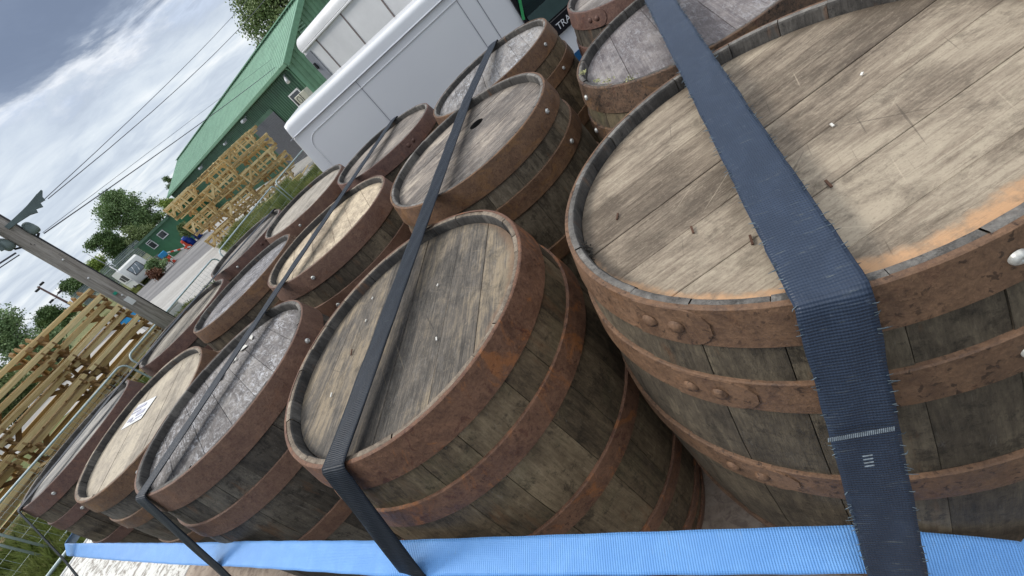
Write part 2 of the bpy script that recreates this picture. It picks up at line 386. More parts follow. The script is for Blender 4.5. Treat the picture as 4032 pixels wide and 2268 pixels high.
sheet('pavement', [RP(-60, -9), RP(40, -9), RP(40, 2.2), RP(-60, 2.2)], 0.004, g_conc)
sheet('road', [RP(-60, 1.6), RP(40, 1.6), RP(40, 15.6), RP(-60, 15.6)], 0.008, g_road)
sheet('shed_apron', [(-17.6, 46.5), (-4, 20), (14, 12), (24, 30), (0, 60)], 0.012, g_conc)
wpaint = simple('road paint', (0.62, 0.62, 0.60), 0.7, var=0.2, scale=9)
for i in range(9):
    a = RP(-34+i*4.4, 9.3); mb = MB(); mb.box((a[0], a[1], 0.013), (1.7, 0.12, 0.006), rz=math.atan2(rd.y, rd.x)); tag(mb.build('lane_marking', wpaint), kind='structure')
mb = MB(); mb.bar((*RP(-2.8, 12.1), 0.06), (*RP(3.4, 12.1), 0.06), 0.18, 0.12); tag(mb.build('kerb', wpaint), kind='structure')
# embankment behind the caravan
mb = MB(); X = [(-120, 0), (-60, 0), (-30, 1), (-22, 1), (-12, 1)]
V = []; 
for i in range(40):
    az = -62+i*1.2
    for (d, z) in ((52, 0.0), (58, 0.55), (66, 1.25), (80, 1.55), (150, 1.6)):
        n = math.sin(i*1.7)*0.12+math.sin(i*0.6+1)*.15
        V.append((math.sin(R_(az))*(d), math.cos(R_(az))*(d), -0.05 if z == 0 else z+n))
F = [(i*5+k, (i+1)*5+k, (i+1)*5+k+1, i*5+k+1) for i in range(39) for k in range(4)]
mb.add(V, F, True); tag(mb.build('bank', mk_ground('bank grass', [(0.07, 0.085, 0.03), (0.14, 0.15, 0.06), (0.23, 0.22, 0.10)], 0.2, 2.0)), kind='structure')

# ------------------------------------------------------------------ green shed
paint_wall = simple('dark green cladding', (0.055, 0.135, 0.078), 0.45, var=0.15, scale=2.0)  # long wall stands in shade; that shade is put into this darker green
paint_gable = simple('lit green cladding', (0.14, 0.275, 0.165), 0.5, var=0.2, scale=1.2)  # lighter copy of the cladding green, painted as the lit gable
paint_roof = simple('pale green roof sheet', (0.25, 0.43, 0.30), 0.42, var=0.1, scale=1.5)
paint_trim = simple('green trim', (0.15, 0.31, 0.19), 0.4, var=0.1)
white_pvc = simple('white window frame', (0.8, 0.8, 0.8), 0.4, var=0.05)
grey_steel = simple('grey roller slat', (0.12, 0.125, 0.14), 0.4, metal=0.3, var=0.15)
m = M('window glass', 0.06, 0, 0.6); m.set('Base Color', (0.02, 0.025, 0.03)); glass = m.m
galv = simple('galvanised steel', (0.42, 0.46, 0.48), 0.42, metal=0.6, var=0.12, scale=20)
dark_m = simple('dark rubber', (0.02, 0.02, 0.022), 0.6)

SH = Vector((-0.45, 25.8, 0)); SD = Vector((-0.545, 0.8385, 0)).normalized(); SG = Vector((SD.y, -SD.x, 0))  # SD along the long wall, SG into the building
SL, SHW, EH, RH = 33.0, 3.4, 4.0, 5.62
def SP(a, g, z): p = SH+SD*a+SG*g; return Vector((p.x, p.y, z))
shed = thing('green_shed', 'long green metal clad shed with a pale green pitched roof behind the vans', 'shed', SP(SL/2, SHW, 0))
def ch(o, par):   # keep world placement of a mesh built in world coordinates
    o.parent = par; o.matrix_parent_inverse = Matrix.Translation(par.location).inverted() if par.rotation_euler[2] == 0 else par.matrix_basis.inverted(); return o
def wbuild(mb, name, mat, par): return ch(mb.build(name, mat), par)
def corrugated(P0, D, N, L, zlo, zhi_fn, pitch=0.2, dep=0.035):
    mb = MB(); V = []; n = int(L/pitch)
    xs = []
    for i in range(n):
        b = i*pitch; xs += [(b, 0), (b+pitch*.35, 0), (b+pitch*.5, dep), (b+pitch*.85, dep)]
    xs.append((L, 0))
    for (x, d) in xs:
        p = P0+D*x+N*d; V += [(p.x, p.y, zlo), (p.x, p.y, zhi_fn(x))]
    mb.add(V, [(2*i, 2*i+2, 2*i+3, 2*i+1) for i in range(len(xs)-1)]); return mb
wbuild(corrugated(SP(0, 0, 0), SD, -SG, SL, 0, lambda x: EH, 0.25), 'wall', paint_wall, shed)
wbuild(corrugated(SP(0, 0, 0), SG, -SD, 2*SHW, 0, lambda x: EH+(RH-EH)*(1-abs(x-SHW)/SHW)-.03, 0.3, 0.045), 'gable_wall', paint_gable, shed)
mb = MB(); mb.add([SP(0, 2*SHW, 0), SP(SL, 2*SHW, 0), SP(SL, 2*SHW, EH), SP(0, 2*SHW, EH), SP(SL, 0, 0), SP(SL, 0, EH), SP(SL, SHW, RH)], [(0, 1, 2, 3), (4, 1, 2, 6, 5)]); wbuild(mb, 'back_wall', paint_wall, shed)
# roof slopes with raised ribs
for side in (0, 1):
    mb = MB(); V = []; xs = []; n = int((SL+.6)/0.35)
    for i in range(n): b = -.3+i*0.35; xs += [(b, 0), (b+.25, 0), (b+.275, .035), (b+.325, .035)]
    xs.append((SL+.3, 0))
    for (x, d) in xs:
        g0, g1 = (-.28, SHW) if side == 0 else (2*SHW+.28, SHW)
        V += [SP(x, g0, EH-.10+d), SP(x, g1, RH+.03+d)]
    mb.add(V, [(2*i, 2*i+2, 2*i+3, 2*i+1) for i in range(len(xs)-1)]); wbuild(mb, 'roof', paint_roof, shed)
mb = MB(); mb.bar(SP(-.33, SHW-.12, RH+.05), SP(SL+.33, SHW-.12, RH+.05), .30, .05, up=(0, 0, 1)); wbuild(mb, 'ridge_cap', paint_roof, shed)
mb = MB()
for i in range(90): mb.box(SP(-.2+i*.37, SHW-.31, RH-.03), (.12, .05, .045), rz=math.atan2(SD.y, SD.x))
wbuild(mb, 'ridge_filler', simple('ridge filler', (0.03, 0.08, 0.05)), shed)['kind'] = 'stuff'
mb = MB(); mb.bar(SP(-.36, -.30, EH-.17), SP(SL+.36, -.30, EH-.17), .16, .20, bev=.03); wbuild(mb, 'gutter', paint_trim, shed)
for s in (0, 1):
    a = SP(-.36, -.36 if s == 0 else 2*SHW+.36, EH-.2); b = SP(-.36, SHW, RH)
    mb = MB(); mb.bar(a, b, .10, .26); wbuild(mb, 'barge_board', paint_trim, shed)
mb = MB(); mb.tube([SP(.15, -.28, EH-.2), SP(.2, -.1, EH-.42), SP(.22, -.09, EH-.7), SP(.22, -.09, 0.1)], .055, 10); wbuild(mb, 'downpipe', paint_trim, shed)
mb = MB(); mb.bar(SP(.0, -.06, 0), SP(.0, -.06, EH-.2), .2, .03, up=SD); wbuild(mb, 'corner_trim', paint_trim, shed)
def wallpt(az, off=0.0):      # distance along the long wall at an azimuth
    t = math.tan(R_(az)); s = (SH.x-t*SH.y)/(t*SD.y-SD.x); return s
# roller door
s0, s1 = wallpt(-5.6), wallpt(-8.6)
dist = (SP((s0+s1)/2, 0, 0)).length; ztop = CAMZ+dist*math.tan(R_(.45))
door = []
mb = MB(); mb.bar(SP(s0, -.02, ztop+.1), SP(s1, -.02, ztop+.1), .12, .22); f = wbuild(mb, 'roller_door', paint_wall, shed)
k = 0; z = 0.0
while z < ztop:
    mb = MB(); mb.bar(SP(s0, -.075, z+.045), SP(s1, -.075, z+.045), .02, .088, up=(0, 0, 1), bev=.008); sl = mb.build('slat', grey_steel); sl.parent = f; sl.matrix_parent_inverse = Matrix.Translation(shed.location).inverted() @ Matrix(); sl.matrix_parent_inverse = Matrix.Identity(4); z += .095
def shed_window(az0, az1, el0, el1, par, P, N, D):
    pass
def win(par, c, D, N, w, h, split=None, sill=True):
    """window: frame > pane, sill; c centre, D horizontal direction, N outward"""
    up = Vector((0, 0, 1)); mb = MB(); t = .07
    for sg in (-1, 1):
        mb.bar(c+D*(sg*(w/2-t/2))-up*h/2+N*.03, c+D*(sg*(w/2-t/2))+up*h/2+N*.03, .06, t, up=D)
        mb.bar(c-D*(w/2-t)+up*(sg*(h/2-t/2))+N*.03, c+D*(w/2-t)+up*(sg*(h/2-t/2))+N*.03, .06, t)
    if split: mb.bar(c-D*(w/2-t)+up*split+N*.03, c+D*(w/2-t)+up*split+N*.03, .05, .05)
    f = wbuild(mb, 'window', white_pvc, par)
    mb = MB(); mb.bar(c-D*(w/2-.03)+N*.022, c+D*(w/2-.03)+N*.022, .012, h-.06); p = mb.build('pane', glass); p.parent = f
    if sill: mb = MB(); mb.bar(c-D*(w/2+.06)-up*(h/2+.03)+N*.07, c+D*(w/2+.06)-up*(h/2+.03)+N*.07, .14, .05); q = mb.build('sill', white_pvc); q.parent = f
    return f
s0, s1 = wallpt(-2.0), wallpt(-3.3); sm_ = (s0+s1)/2; dd = SP(sm_, 0, 0).length
win(shed, SP(sm_, -.05, CAMZ-.08*1.0), SD, -SG, abs(s1-s0), .72)
# gable louvre
mb = MB()
for i in range(5): mb.bar(SP(-.09, 1.6, 4.25+i*.13), SP(-.09, 2.15, 4.25+i*.13), .04, .05)
wbuild(mb, 'louvre', paint_roof, shed)
for i, o in enumerate(list(shed.children_recursive)): pass

cream = simple('cream plastic casing', (0.50, 0.50, 0.40), 0.5, var=0.12)
ac = thing('air_conditioner', 'cream air conditioning box fixed below the window of the green shed', 'air conditioner', SP(wallpt(-1.6), -.3, 2.28))
mb = MB(); D = SD; cc = SP(wallpt(-1.7), -.28, 2.42); mb.bar(cc-D*.62, cc+D*.62, .34, .42, bev=.03); wbuild(mb, 'casing', cream, ac)
mb = MB(); mb.bar(cc-D*.64, cc-D*.0-SG*0, .02, .02); 
mb = MB(); mb.tube([cc-SG*.18+D*.25+Vector((.17*math.cos(a)*SD.x, .17*math.cos(a)*SD.y, .17*math.sin(a))) for a in np.linspace(0, 2*math.pi, 17)[:-1]], .012, 5, close=True); wbuild(mb, 'fan_grille', dark_m, ac)
mb = MB(); mb.bar(cc-SG*.178-D*.08+Vector((0, 0, -.2)), cc-SG*.178-D*.08+Vector((0, 0, .2)), .03, .012, up=SD); wbuild(mb, 'strap_band', dark_m, ac)

lampgrey = simple('floodlight casing', (0.45, 0.47, 0.50), 0.4, var=0.1)
def wall_light(az, zrel, label, s=1.0):
    p = SP(wallpt(az), -.12, zrel)
    t = thing('floodlight', label, 'light', p, group='floodlights along the shed wall')
    mb = MB(); mb.bar(p, p-SG*.18-Vector((0, 0, .06)), .05, .05); wbuild(mb, 'bracket', lampgrey, t)
    mb = MB(); q = p-SG*.3*s-Vector((0, 0, .10)); mb.bar(q-SD*.20*s, q+SD*.20*s, .26*s, .14*s, up=(0.2, 0, 1), bev=.02); wbuild(mb, 'casing', lampgrey, t)
    mb = MB(); q2 = q-Vector((0, 0, .075*s)); mb.bar(q2-SD*.16*s, q2+SD*.16*s, .2*s, .012); wbuild(mb, 'lens', white_pvc, t)
wall_light(-7.9, 3.62, 'pale square floodlight under the shed eave above the roller door')
wall_light(-11.1, 3.52, 'small dim floodlight under the shed eave left of the roller door', .8)
wall_light(-14.6, 3.60, 'curved pale floodlight under the shed eave above the timber stack')
wall_light(-18.0, 3.3, 'farthest small floodlight at the far end of the shed eave', .8)
p = SP(wallpt(-1.9), -.1, 3.58); t = thing('security_camera', 'white cylindrical camera at the near corner of the shed eave', 'camera', p)
mb = MB(); mb.tube([p-SG*.06-Vector((0, 0, 0)), p-SG*.22-SD*.1-Vector((0, 0, .2)), p-SG*.27-SD*.16-Vector((0, 0, .32))], [.06, .085, .1], 12); wbuild(mb, 'body', white_pvc, t)
mb = MB(); mb.bar(p, p-SG*.07+Vector((0, 0, .02)), .05, .05); wbuild(mb, 'bracket', lampgrey, t)

# low green annex
AXL = Vector((-22.9, 49.4, 0)); AXR = Vector((-17.2, 45.6, 0)); AD = (AXR-AXL).normalized(); AN = Vector((AD.y, -AD.x, 0))
paint_annex = simple('green annex board', (0.055, 0.18, 0.09), 0.6, var=0.12, scale=1.2)
felt = simple('dark roofing felt', (0.025, 0.04, 0.035), 0.8)
annex = thing('green_annex', 'low green flat roofed annex at the far end of the shed', 'building', (AXL+AXR)/2)
mb = MB(); c = (AXL+AXR)/2-AN*2; c.z = 1.28; mb.box(c, ((AXR-AXL).length, 4, 2.56), rz=math.atan2(AD.y, AD.x)); wbuild(mb, 'wall', paint_annex, annex)
mb = MB(); c.z = 2.66; mb.box(c, ((AXR-AXL).length+.4, 4.5, .16), rz=math.atan2(AD.y, AD.x)); wbuild(mb, 'roof', felt, annex)
mb = MB(); a = AXL+AN*.26; b = AXR+AN*.26; a.z = b.z = 2.62; mb.bar(a, b, .06, .2); wbuild(mb, 'fascia', paint_wall, annex)
def axp(az, z):
    t_ = math.tan(R_(az)); s = (AXL.x-t_*AXL.y)/(t_*AD.y-AD.x); p = AXL+AD*s; p.z = z; return p
for (a0, a1, e0, e1, sp) in ((-22.2, -22.9, -.4, -1.1, None), (-23.6, -24.15, -.3, -1.2, .22)):
    pa, pb = axp(a0, 0), axp(a1, 0); dist = ((pa+pb)/2).length
    zt, zb = CAMZ+dist*math.tan(R_(e0)), CAMZ+dist*math.tan(R_(e1))
    c = (pa+pb)/2; c.z = (zt+zb)/2; win(annex, c+AN*.01, AD, AN, (pa-pb).length, zt-zb, sp, False)
mb = MB(); a = axp(-24.3, .95)+AN*.02; mb.bar(AXL+AN*.02+Vector((0, 0, .6)), a+Vector((0, 0, -.35)), .04, .9); wbuild(mb, 'grey_panel', simple('grey wall panel', (0.2, 0.22, 0.22)), annex)

# ------------------------------------------------------------------ vans
vw = M('white van paint', 0.28, 0, 0.5); vw.set('Base Color', vw.ramp(vw.noise(vw.coord(), 1.3, 4), [(0.3, (0.82, 0.82, 0.83)), (0.7, (0.86, 0.86, 0.86))])); vw.b.inputs['Coat Weight'].default_value = .3; vw = vw.m
vgrey = simple('grey door seal', (0.17, 0.17, 0.19), 0.5); vline = simple('panel seam', (0.30, 0.30, 0.33), 0.5)
blackp = simple('black gloss trim', (0.008, 0.008, 0.012), 0.2, var=0.05); bluep = simple('dark blue flank', (0.015, 0.10, 0.24), 0.3, var=0.05)
m = M('dark van glass', 0.05, 0, 0.55)
gl = m.noise(m.coord((1.2, 1.2, 3.5)), 1.6, 3, 0.5, 0.8)
m.set('Base Color', m.ramp(gl, [(0.4, (0.006, 0.016, 0.018)), (0.7, (0.012, 0.04, 0.035))])); vglass = m.m  # green reflections painted into the glass colour as soft patches
VN = Vector((math.sin(R_(3)), math.cos(R_(3)), 0)); VT = Vector((VN.y, -VN.x, 0))
def VP(s, d, z): p = VN*(5.0+d)+VT*s; return Vector((p.x, p.y, z))
van = thing('white_van', 'white panel van side on behind the barrels with black window lettered TRA', 'van', VP(1.2, 1, 0))
ZT = 2.505; W_ = 2.0
def vrect(name, mat, s0, s1, z0, z1, d0, d1, bev=0.0, par=None):
    mb = MB(); mb.bar(VP(s0, (d0+d1)/2, (z0+z1)/2), VP(s1, (d0+d1)/2, (z0+z1)/2), d1-d0, z1-z0, bev=bev)
    o = mb.build(name, mat); return ch(o, par or van) if par is None else o
# body: cross-section lofted so the roof edge is rounded; rear end leans a little
def loft(name, secs, mat, smooth=True, par=None):
    mb = MB(); n = len(secs[0]); V = [p for s in secs for p in s]
    F = [(i*n+k, i*n+(k+1) % n, (i+1)*n+(k+1) % n, (i+1)*n+k) for i in range(len(secs)-1) for k in range(n)]
    mb.add(V, F, smooth); o = len(mb.v)-len(V); mb.f.append(tuple(range(n))[::-1]); mb.f.append(tuple((len(secs)-1)*n+k for k in range(n))); mb.sm += [False, False]
    me = mb.mesh(name, mat); me.set_sharp_from_angle(angle=R_(34)); return ch(mobj(name, me), par or van)
def vsec(s, top=ZT, lean=0.0, ins=0.0, z0=0.35):
    P = [(0.0+ins, z0), (0.0+ins, top-.20), (0.0+ins, top-.135)]
    P += [(0.012+ins, top-.125)] + [(.012+ins+.07*(1-math.cos(a)), top-.07+.07*math.sin(a)) for a in np.linspace(0.1, math.pi/2, 7)]
    P += [(W_-x, z) for (x, z) in P[::-1]]
    return [VP(s+lean*(z-1.4), d, z) for d, z in P]
loft('body', [vsec(-.935, ZT-.05, .10, .05), vsec(-.925, ZT-.012, .10, .012), vsec(-.88, ZT, .10)]+[vsec(s, ZT) for s in (-.6, 0, .6, 1.2, 1.69)]+[vsec(1.70, ZT), vsec(3.1, ZT-.05)], vw)
loft('bonnet', [[VP(s, d, z) for d, z in ((.05, .35), (.05, zt-.1), (.15, zt), (W_-.15, zt), (W_-.05, zt-.1), (W_-.05, .35))] for s, zt in ((3.1, 1.35), (4.0, 1.15), (4.35, .95))], vw, False)
mb = MB(); mb.bar(VP(-.86, -.012, ZT-.137), VP(1.69, -.012, ZT-.137), .02, .008, bev=.002); ch(mb.build('gutter_line', vline), van)
# raised pressing: thin step line that turns down at the rear
path = [VP(1.66, -.004, ZT-.215)] + [VP(-.62, -.004, ZT-.215)] + [VP(-.62-.12*math.sin(a), -.004, ZT-.215-.12*(1-math.cos(a))) for a in np.linspace(.2, math.pi/2, 6)] + [VP(-.755, -.004, 1.9), VP(-.80, -.004, .5)]
mb = MB(); mb.tube(path, .0055, 6); ch(mb.build('pressing_line', vw), van)
mb = MB(); mb.bar(VP(.0, -.003, .5), VP(.0, -.003, ZT-.14), .006, .006, up=VT); ch(mb.build('panel_seam', vline), van)
for s in (1.25, 1.42): mb = MB(); mb.bar(VP(s, -.003, .5), VP(s, -.003, ZT-.14), .006, .006, up=VT); ch(mb.build('panel_seam', vline), van)
# cab side: glass, black surround, lettering, blue lower flank
mb = MB(); mb.bar(VP(1.70, -.012, 1.96), VP(3.05, -.012, 1.96), .03, .93); g = ch(mb.build('window', blackp), van)
mb = MB(); mb.bar(VP(1.745, -.03, 2.0), VP(3.0, -.03, 2.0), .012, .84); p = mb.build('pane', vglass); p.parent = g
mb = MB(); mb.bar(VP(1.72, -.035, 1.478), VP(3.05, -.035, 1.478), .03, .16, bev=.005); band = ch(mb.build('black_band', blackp), van)
mb = MB(); mb.bar(VP(1.745, -.04, 1.66), VP(3.0, -.04, 1.66), .006, .17); ch(mb.build('pane', simple('grey green dashboard glass', (0.06, 0.10, 0.095), 0.15)), van)
mb = MB(); mb.bar(VP(1.69, -.008, .78), VP(3.05, -.008, .78), .02, .72); ch(mb.build('blue_flank', bluep), van)
for (s, al, wd) in ((1.75, .30, .05), (1.95, -.25, .03)):
    mb = MB(); mb.bar(VP(s, -.045, 2.35), VP(s+al, -.045, 1.75), .004, wd, up=VT); ch(mb.build('pane_reflection', simple('green reflection', (0.04, 0.33, 0.11), 0.4)), van)  # slanting green reflections in the pane, built as thin coloured bars
cu = bpy.data.curves.new('lettering', 'FONT'); cu.body = 'TRA'; cu.size = .098; cu.extrude = .002; cu.space_character = 1.0
tmp = bpy.data.objects.new('tmp_text', cu); COL.objects.link(tmp); bpy.context.view_layer.update()
me = bpy.data.meshes.new_from_object(tmp); bpy.data.objects.remove(tmp); me.materials.clear(); me.materials.append(simple('white lettering', (0.75, 0.75, 0.75), 0.4, var=0.03))
lt = bpy.data.objects.new('lettering', me); COL.objects.link(lt)
rot = Matrix((VT, Vector((0, 0, 1)), -VN)).transposed().to_4x4()
lt.matrix_world = Matrix.Translation(VP(1.955, -.054, 1.440)) @ rot
lt.parent = van; lt.matrix_parent_inverse = van.matrix_basis.inverted()
for s in (-.15, 3.4):
    for d in (.12, W_-.12):
        mb = MB(); c = VP(s, d, .34); mb.tube([c-VN*.11, c+VN*.11], .34, 28); w = ch(mb.build('wheel', dark_m), van)
        mb = MB(); mb.tube([c-VN*.12, c+VN*.12], .2, 20); q = mb.build('rim', galv); q.parent = w
for dd_ in (.3, W_-.3):
    mb = MB(); mb.bar(VP(-.99, dd_, .95), VP(-.99, dd_, 1.25), .14, .05, up=VT); ch(mb.build('tail_light', simple('red lens', (0.4, 0.02, 0.02), 0.2)), van)

BX0 = Vector((.15, 10.6, 0)); BD = Vector((.56, -.83, 0)).normalized(); BN = Vector((-BD.y, BD.x, 0))
if BN.y < 0: BN = -BN
def BP(s, d, z): p = BX0+BD*s+BN*d; return Vector((p.x, p.y, z))
boxvan = thing('box_van', 'taller white box van with vertical seams parked behind the panel van', 'van', BP(1.5, 1, 0))
def bsec(s, top=3.28, ins=0):
    P = [(ins, .8), (ins, top-.3), (ins, top-.20), (-.02+ins, top-.19)] + [(-.02+ins+.16*(1-math.cos(a)), top-.16+.16*math.sin(a)) for a in np.linspace(0, math.pi/2, 8)]
    P += [(2.1-x, z) for (x, z) in P[::-1]]
    return [BP(s, d, z) for d, z in P]
bw = simple('box van panel', (0.75, 0.75, 0.75), 0.45, var=0.06, scale=2)
loft('box_body', [bsec(-.02, 3.22, .05), bsec(.0, 3.27, .01), bsec(.05), bsec(1), bsec(2), bsec(3.2)], bw, par=boxvan)
mb = MB(); mb.bar(BP(.02, -.012, 1.9), BP(.02+.24, -.012, 1.9), .02, 2.2-.02); ch(mb.build('corner_post', simple('grey corner post', (0.27, 0.28, 0.31), .5)), boxvan)
for s in (.62, 1.62, 2.6):
    mb = MB(); mb.bar(BP(s, -.004, .85), BP(s, -.004, 3.07), .012, .03, up=BD); ch(mb.build('panel_seam', simple('brownish seam', (0.22, 0.18, 0.17))), boxvan)
mb = MB(); mb.bar(BP(.05, -.02, 3.06), BP(3.2, -.02, 3.06), .05, .035, bev=.01); ch(mb.build('drip_rail', bw), boxvan)
mb = MB(); mb.box(BP(.1, -.03, 2.75), (.06, .04, .12), rz=1); ch(mb.build('marker_light', dark_m), boxvan)
mb = MB(); mb.bar(BP(.2, 1.05, .65), BP(4.4, 1.05, .65), .9, .25); ch(mb.build('chassis', dark_m), boxvan)
loft('cab', [[BP(s, d, z) for d, z in ((.1, .4), (.1, zt-.1), (.25, zt), (1.85, zt), (2.0, zt-.1), (2.0, .4))] for s, zt in ((3.25, 2.3), (4.1, 2.25), (4.6, 1.35), (5.1, 1.1))], vw, False, par=boxvan)
for s in (.7, 4.3):
    for d in (.2, 1.9):
        mb = MB(); c = BP(s, d, .38); mb.tube([c-BN*.12, c+BN*.12], .38, 24); ch(mb.build('wheel', dark_m), boxvan)

# ------------------------------------------------------------------ caravan
cw = simple('off white caravan shell', (0.74, 0.75, 0.72), 0.45, var=0.08, scale=1.5)
CV = Vector((-23.3, 46.6, 0)); cvd = Vector((-0.62, 0.785, 0)).normalized(); cvn = Vector((cvd.y, -cvd.x, 0))
def CP(s, d, z): p = CV+cvn*s+cvd*d; return Vector((p.x, p.y, z))   # s to the right, d away
carv = thing('caravan', 'small white touring caravan beside the road in front of the trees', 'caravan', CP(0, 1.5, 0))
def csec(s):
    P = [(.15, .45), (.0, .75), (.05, 1.5), (.30, 2.15), (.6, 2.3), (3.4, 2.28), (3.7, 1.9), (3.8, .9), (3.7, .45)]
    return [CP(s, d, z) for d, z in P]
loft('shell', [csec(-1.0), csec(1.05)], cw, False, par=carv)
def frontpt(s, z):
    d = .0+(.05*(z-.75)/.75 if z < 1.5 else .05+.25*(z-1.5)/.65); return CP(s, d-.015, z)
mb = MB()
for a, b in (((-.5, 1.05), (.55, 1.05)), ((-.5, 1.85), (.55, 1.85)), ((-.5, 1.05), (-.5, 1.85)), ((.55, 1.05), (.55, 1.85))): mb.tube([frontpt(*a), frontpt((a[0]+b[0])/2, (a[1]+b[1])/2), frontpt(*b)], .035, 6)
fw = wbuild(mb, 'window', simple('grey window rubber', (0.1, 0.1, 0.1)), carv)
mb = MB(); mb.add([frontpt(-.5, 1.05), frontpt(.55, 1.05), frontpt(.55, 1.5), frontpt(-.5, 1.5), frontpt(.55, 1.85), frontpt(-.5, 1.85)], [(0, 1, 2, 3), (3, 2, 4, 5)]); p = mb.build('pane', simple('clear caravan glass', (0.22, 0.26, 0.29), 0.1)); p.parent = fw
for w in ((-.45, 1.15, -.1, 1.75), (0.05, 1.2, .3, 1.8)):
    mb = MB(); mb.bar(frontpt(w[0], w[1])-cvd*.02, frontpt(w[2], w[3])-cvd*.02, .01, .10, up=(1, 0, 0)); q = mb.build('curtain', white_pvc); q.parent = fw
mb = MB(); mb.box(CP(-1.01, 1.1, 1.45), (.03, 1.2, .62), rz=math.atan2(cvn.y, cvn.x)); sw = wbuild(mb, 'window', dark_m, carv)
mb = MB(); mb.box(CP(-1.02, 2.4, 1.45), (.03, .7, .5), rz=math.atan2(cvn.y, cvn.x)); wbuild(mb, 'window', dark_m, carv)
mb = MB(); mb.box(CP(-1.0, 1.7, 1.02), (.05, 3.2, .07), rz=math.atan2(cvn.y, cvn.x)); wbuild(mb, 'trim_strip', lampgrey, carv)
for s in (-.95, .95): mb = MB(); c = CP(s, 2.0, .3); mb.tube([c-cvn*.08, c+cvn*.08], .3, 20); wbuild(mb, 'wheel', dark_m, carv)
mb = MB(); mb.tube([CP(-.5, .3, .45), CP(0, -.9, .4)], .03, 6); mb.tube([CP(.5, .3, .45), CP(0, -.9, .4), CP(0, -.9, 0)], .03, 6); wbuild(mb, 'drawbar', galv, carv)
# a pole with a white sleeve beside it
pp = thing('marker_pole', 'thin leaning pole with a white lower half beside the caravan', 'pole', CP(-.95, -.2, 0))
mb = MB(); mb.tube([CP(-.95, -.2, 0), CP(-1.05, -.2, 2.9)], .05, 8); wbuild(mb, 'sleeve', white_pvc, pp)
mb = MB(); mb.tube([CP(-1.05, -.2, 2.9), CP(-1.12, -.2, 4.6)], .03, 8); wbuild(mb, 'pole', lampgrey, pp)

# ------------------------------------------------------------------ roadside clutter by the annex
blue_pl = simple('blue drum plastic', (0.012, 0.055, 0.36), 0.4, var=0.1); sky_pl = simple('sky blue plastic', (0.03, 0.30, 0.62), 0.45, var=0.08)
red_pl = simple('orange red plastic', (0.62, 0.07, 0.03), 0.5, var=0.1); wht_pl = simple('white plastic', (0.7, 0.7, 0.68), 0.5, var=0.06)
def drum(loc, lab):
    t = thing('plastic_drum', lab, 'drum', loc, group='blue drums by the annex')
    mb = MB(); mb.lathe([(0, .0), (.28, 0), (.3, .04), (.3, .3), (.31, .32), (.3, .34), (.3, .6), (.31, .62), (.3, .64), (.3, .84), (.26, .9), (0, .9)], 24); mb.build('body', blue_pl, t)
    mb = MB(); mb.lathe([(0, .02), (.05, .02), (.05, 0)], 10, (.12, 0, .9)); mb.lathe([(0, .02), (.05, .02), (.05, 0)], 10, (-.12, 0, .9)); mb.build('cap', dark_m, t)
drum((-16.1, 42.6, 0.013), 'blue plastic drum nearest the shed wall'); drum((-16.75, 42.3, 0.013), 'blue plastic drum between the other drum and the orange barrier')
def barrier_block(loc, rz, lab, mat, nm='plastic_barrier', cat='barrier'):
    t = thing(nm, lab, cat, loc, rz)
    mb = MB()
    pr = [(-.22, 0), (-.20, .18), (-.10, .30), (-.07, .75), (.07, .75), (.10, .30), (.20, .18), (.22, 0)]
    V = [(x, y, z) for x in (-.5, .5) for y, z in pr]; n = 8
    mb.add(V, [(k, (k+1) % n, n+(k+1) % n, n+k) for k in range(n)]+[tuple(range(n))[::-1], tuple(range(n, 2*n))]); mb.build('body', mat, t)
    mb = MB(); mb.box((0, 0, .77), (.3, .1, .05), bev=.01); mb.build('handle', mat, t); return t
barrier_block((-17.1, 42.2, .013), 1.9, 'orange plastic barrier block leaning against the blue drums', red_pl)
def cone(loc, lab, s=1.0):
    t = thing('traffic_cone', lab, 'cone', loc)
    mb = MB(); mb.box((0, 0, .02*s), (.4*s, .4*s, .04*s), bev=.01); mb.build('base', dark_m, t)
    mb = MB(); mb.lathe([(.16*s, .04*s), (.11*s, .3*s)], 16); mb.lathe([(.07*s, .52*s), (.03*s, .75*s), (0, .75*s)], 16); mb.build('cone_body', red_pl, t)
    mb = MB(); mb.lathe([(.111*s, .3*s), (.071*s, .52*s)], 16); mb.build('white_sleeve', wht_pl, t)
cone((-17.5, 42.9, .013), 'orange and white traffic cone between the barrier and the striped pole')
cone((-18.6, 41.6, .013), 'small orange cone beside the blue sign stand', .8)
t = thing('striped_pole', 'red and white striped pole leaning over the kerb line', 'pole', (-18.2, 42.2, 0))
a, b = Vector((-18.6, 42.2, .85)), Vector((-16.8, 41.6, .06))
for i in range(7):
    mb = MB(); mb.bar(a.lerp(b, i/7), a.lerp(b, (i+1)/7), .07, .1); wbuild(mb, 'stripe', red_pl if i % 2 else wht_pl, t)
t = thing('sign_stand', 'sky blue and white folded sign stand among the cones', 'sign', (-18.9, 42.1, .012), .5)
mb = MB(); mb.box((0, 0, .95), (.62, .16, .42), bev=.04); mb.build('panel', sky_pl, t)
for s in (-.24, .24): mb = MB(); mb.bar((s, -.05, .74), (s*1.2, -.22, 0), .05, .04); mb.bar((s, .05, .74), (s*1.2, .3, 0), .05, .04); mb.build('leg', wht_pl, t)
mb = MB(); mb.box((.1, -.1, .55), (.3, .03, .2)); mb.build('red_plate', red_pl, t)
t = thing('folded_barrier', 'red and white board barrier standing at the left end of the cones', 'barrier', (-19.4, 42.0, .012), .3)
for i, z in enumerate((.35, .75)):
    for k in range(4): mb = MB(); mb.box((-.36+k*.24, 0, z), (.24, .03, .16)); mb.build('board', red_pl if (k+i) % 2 else wht_pl, t)
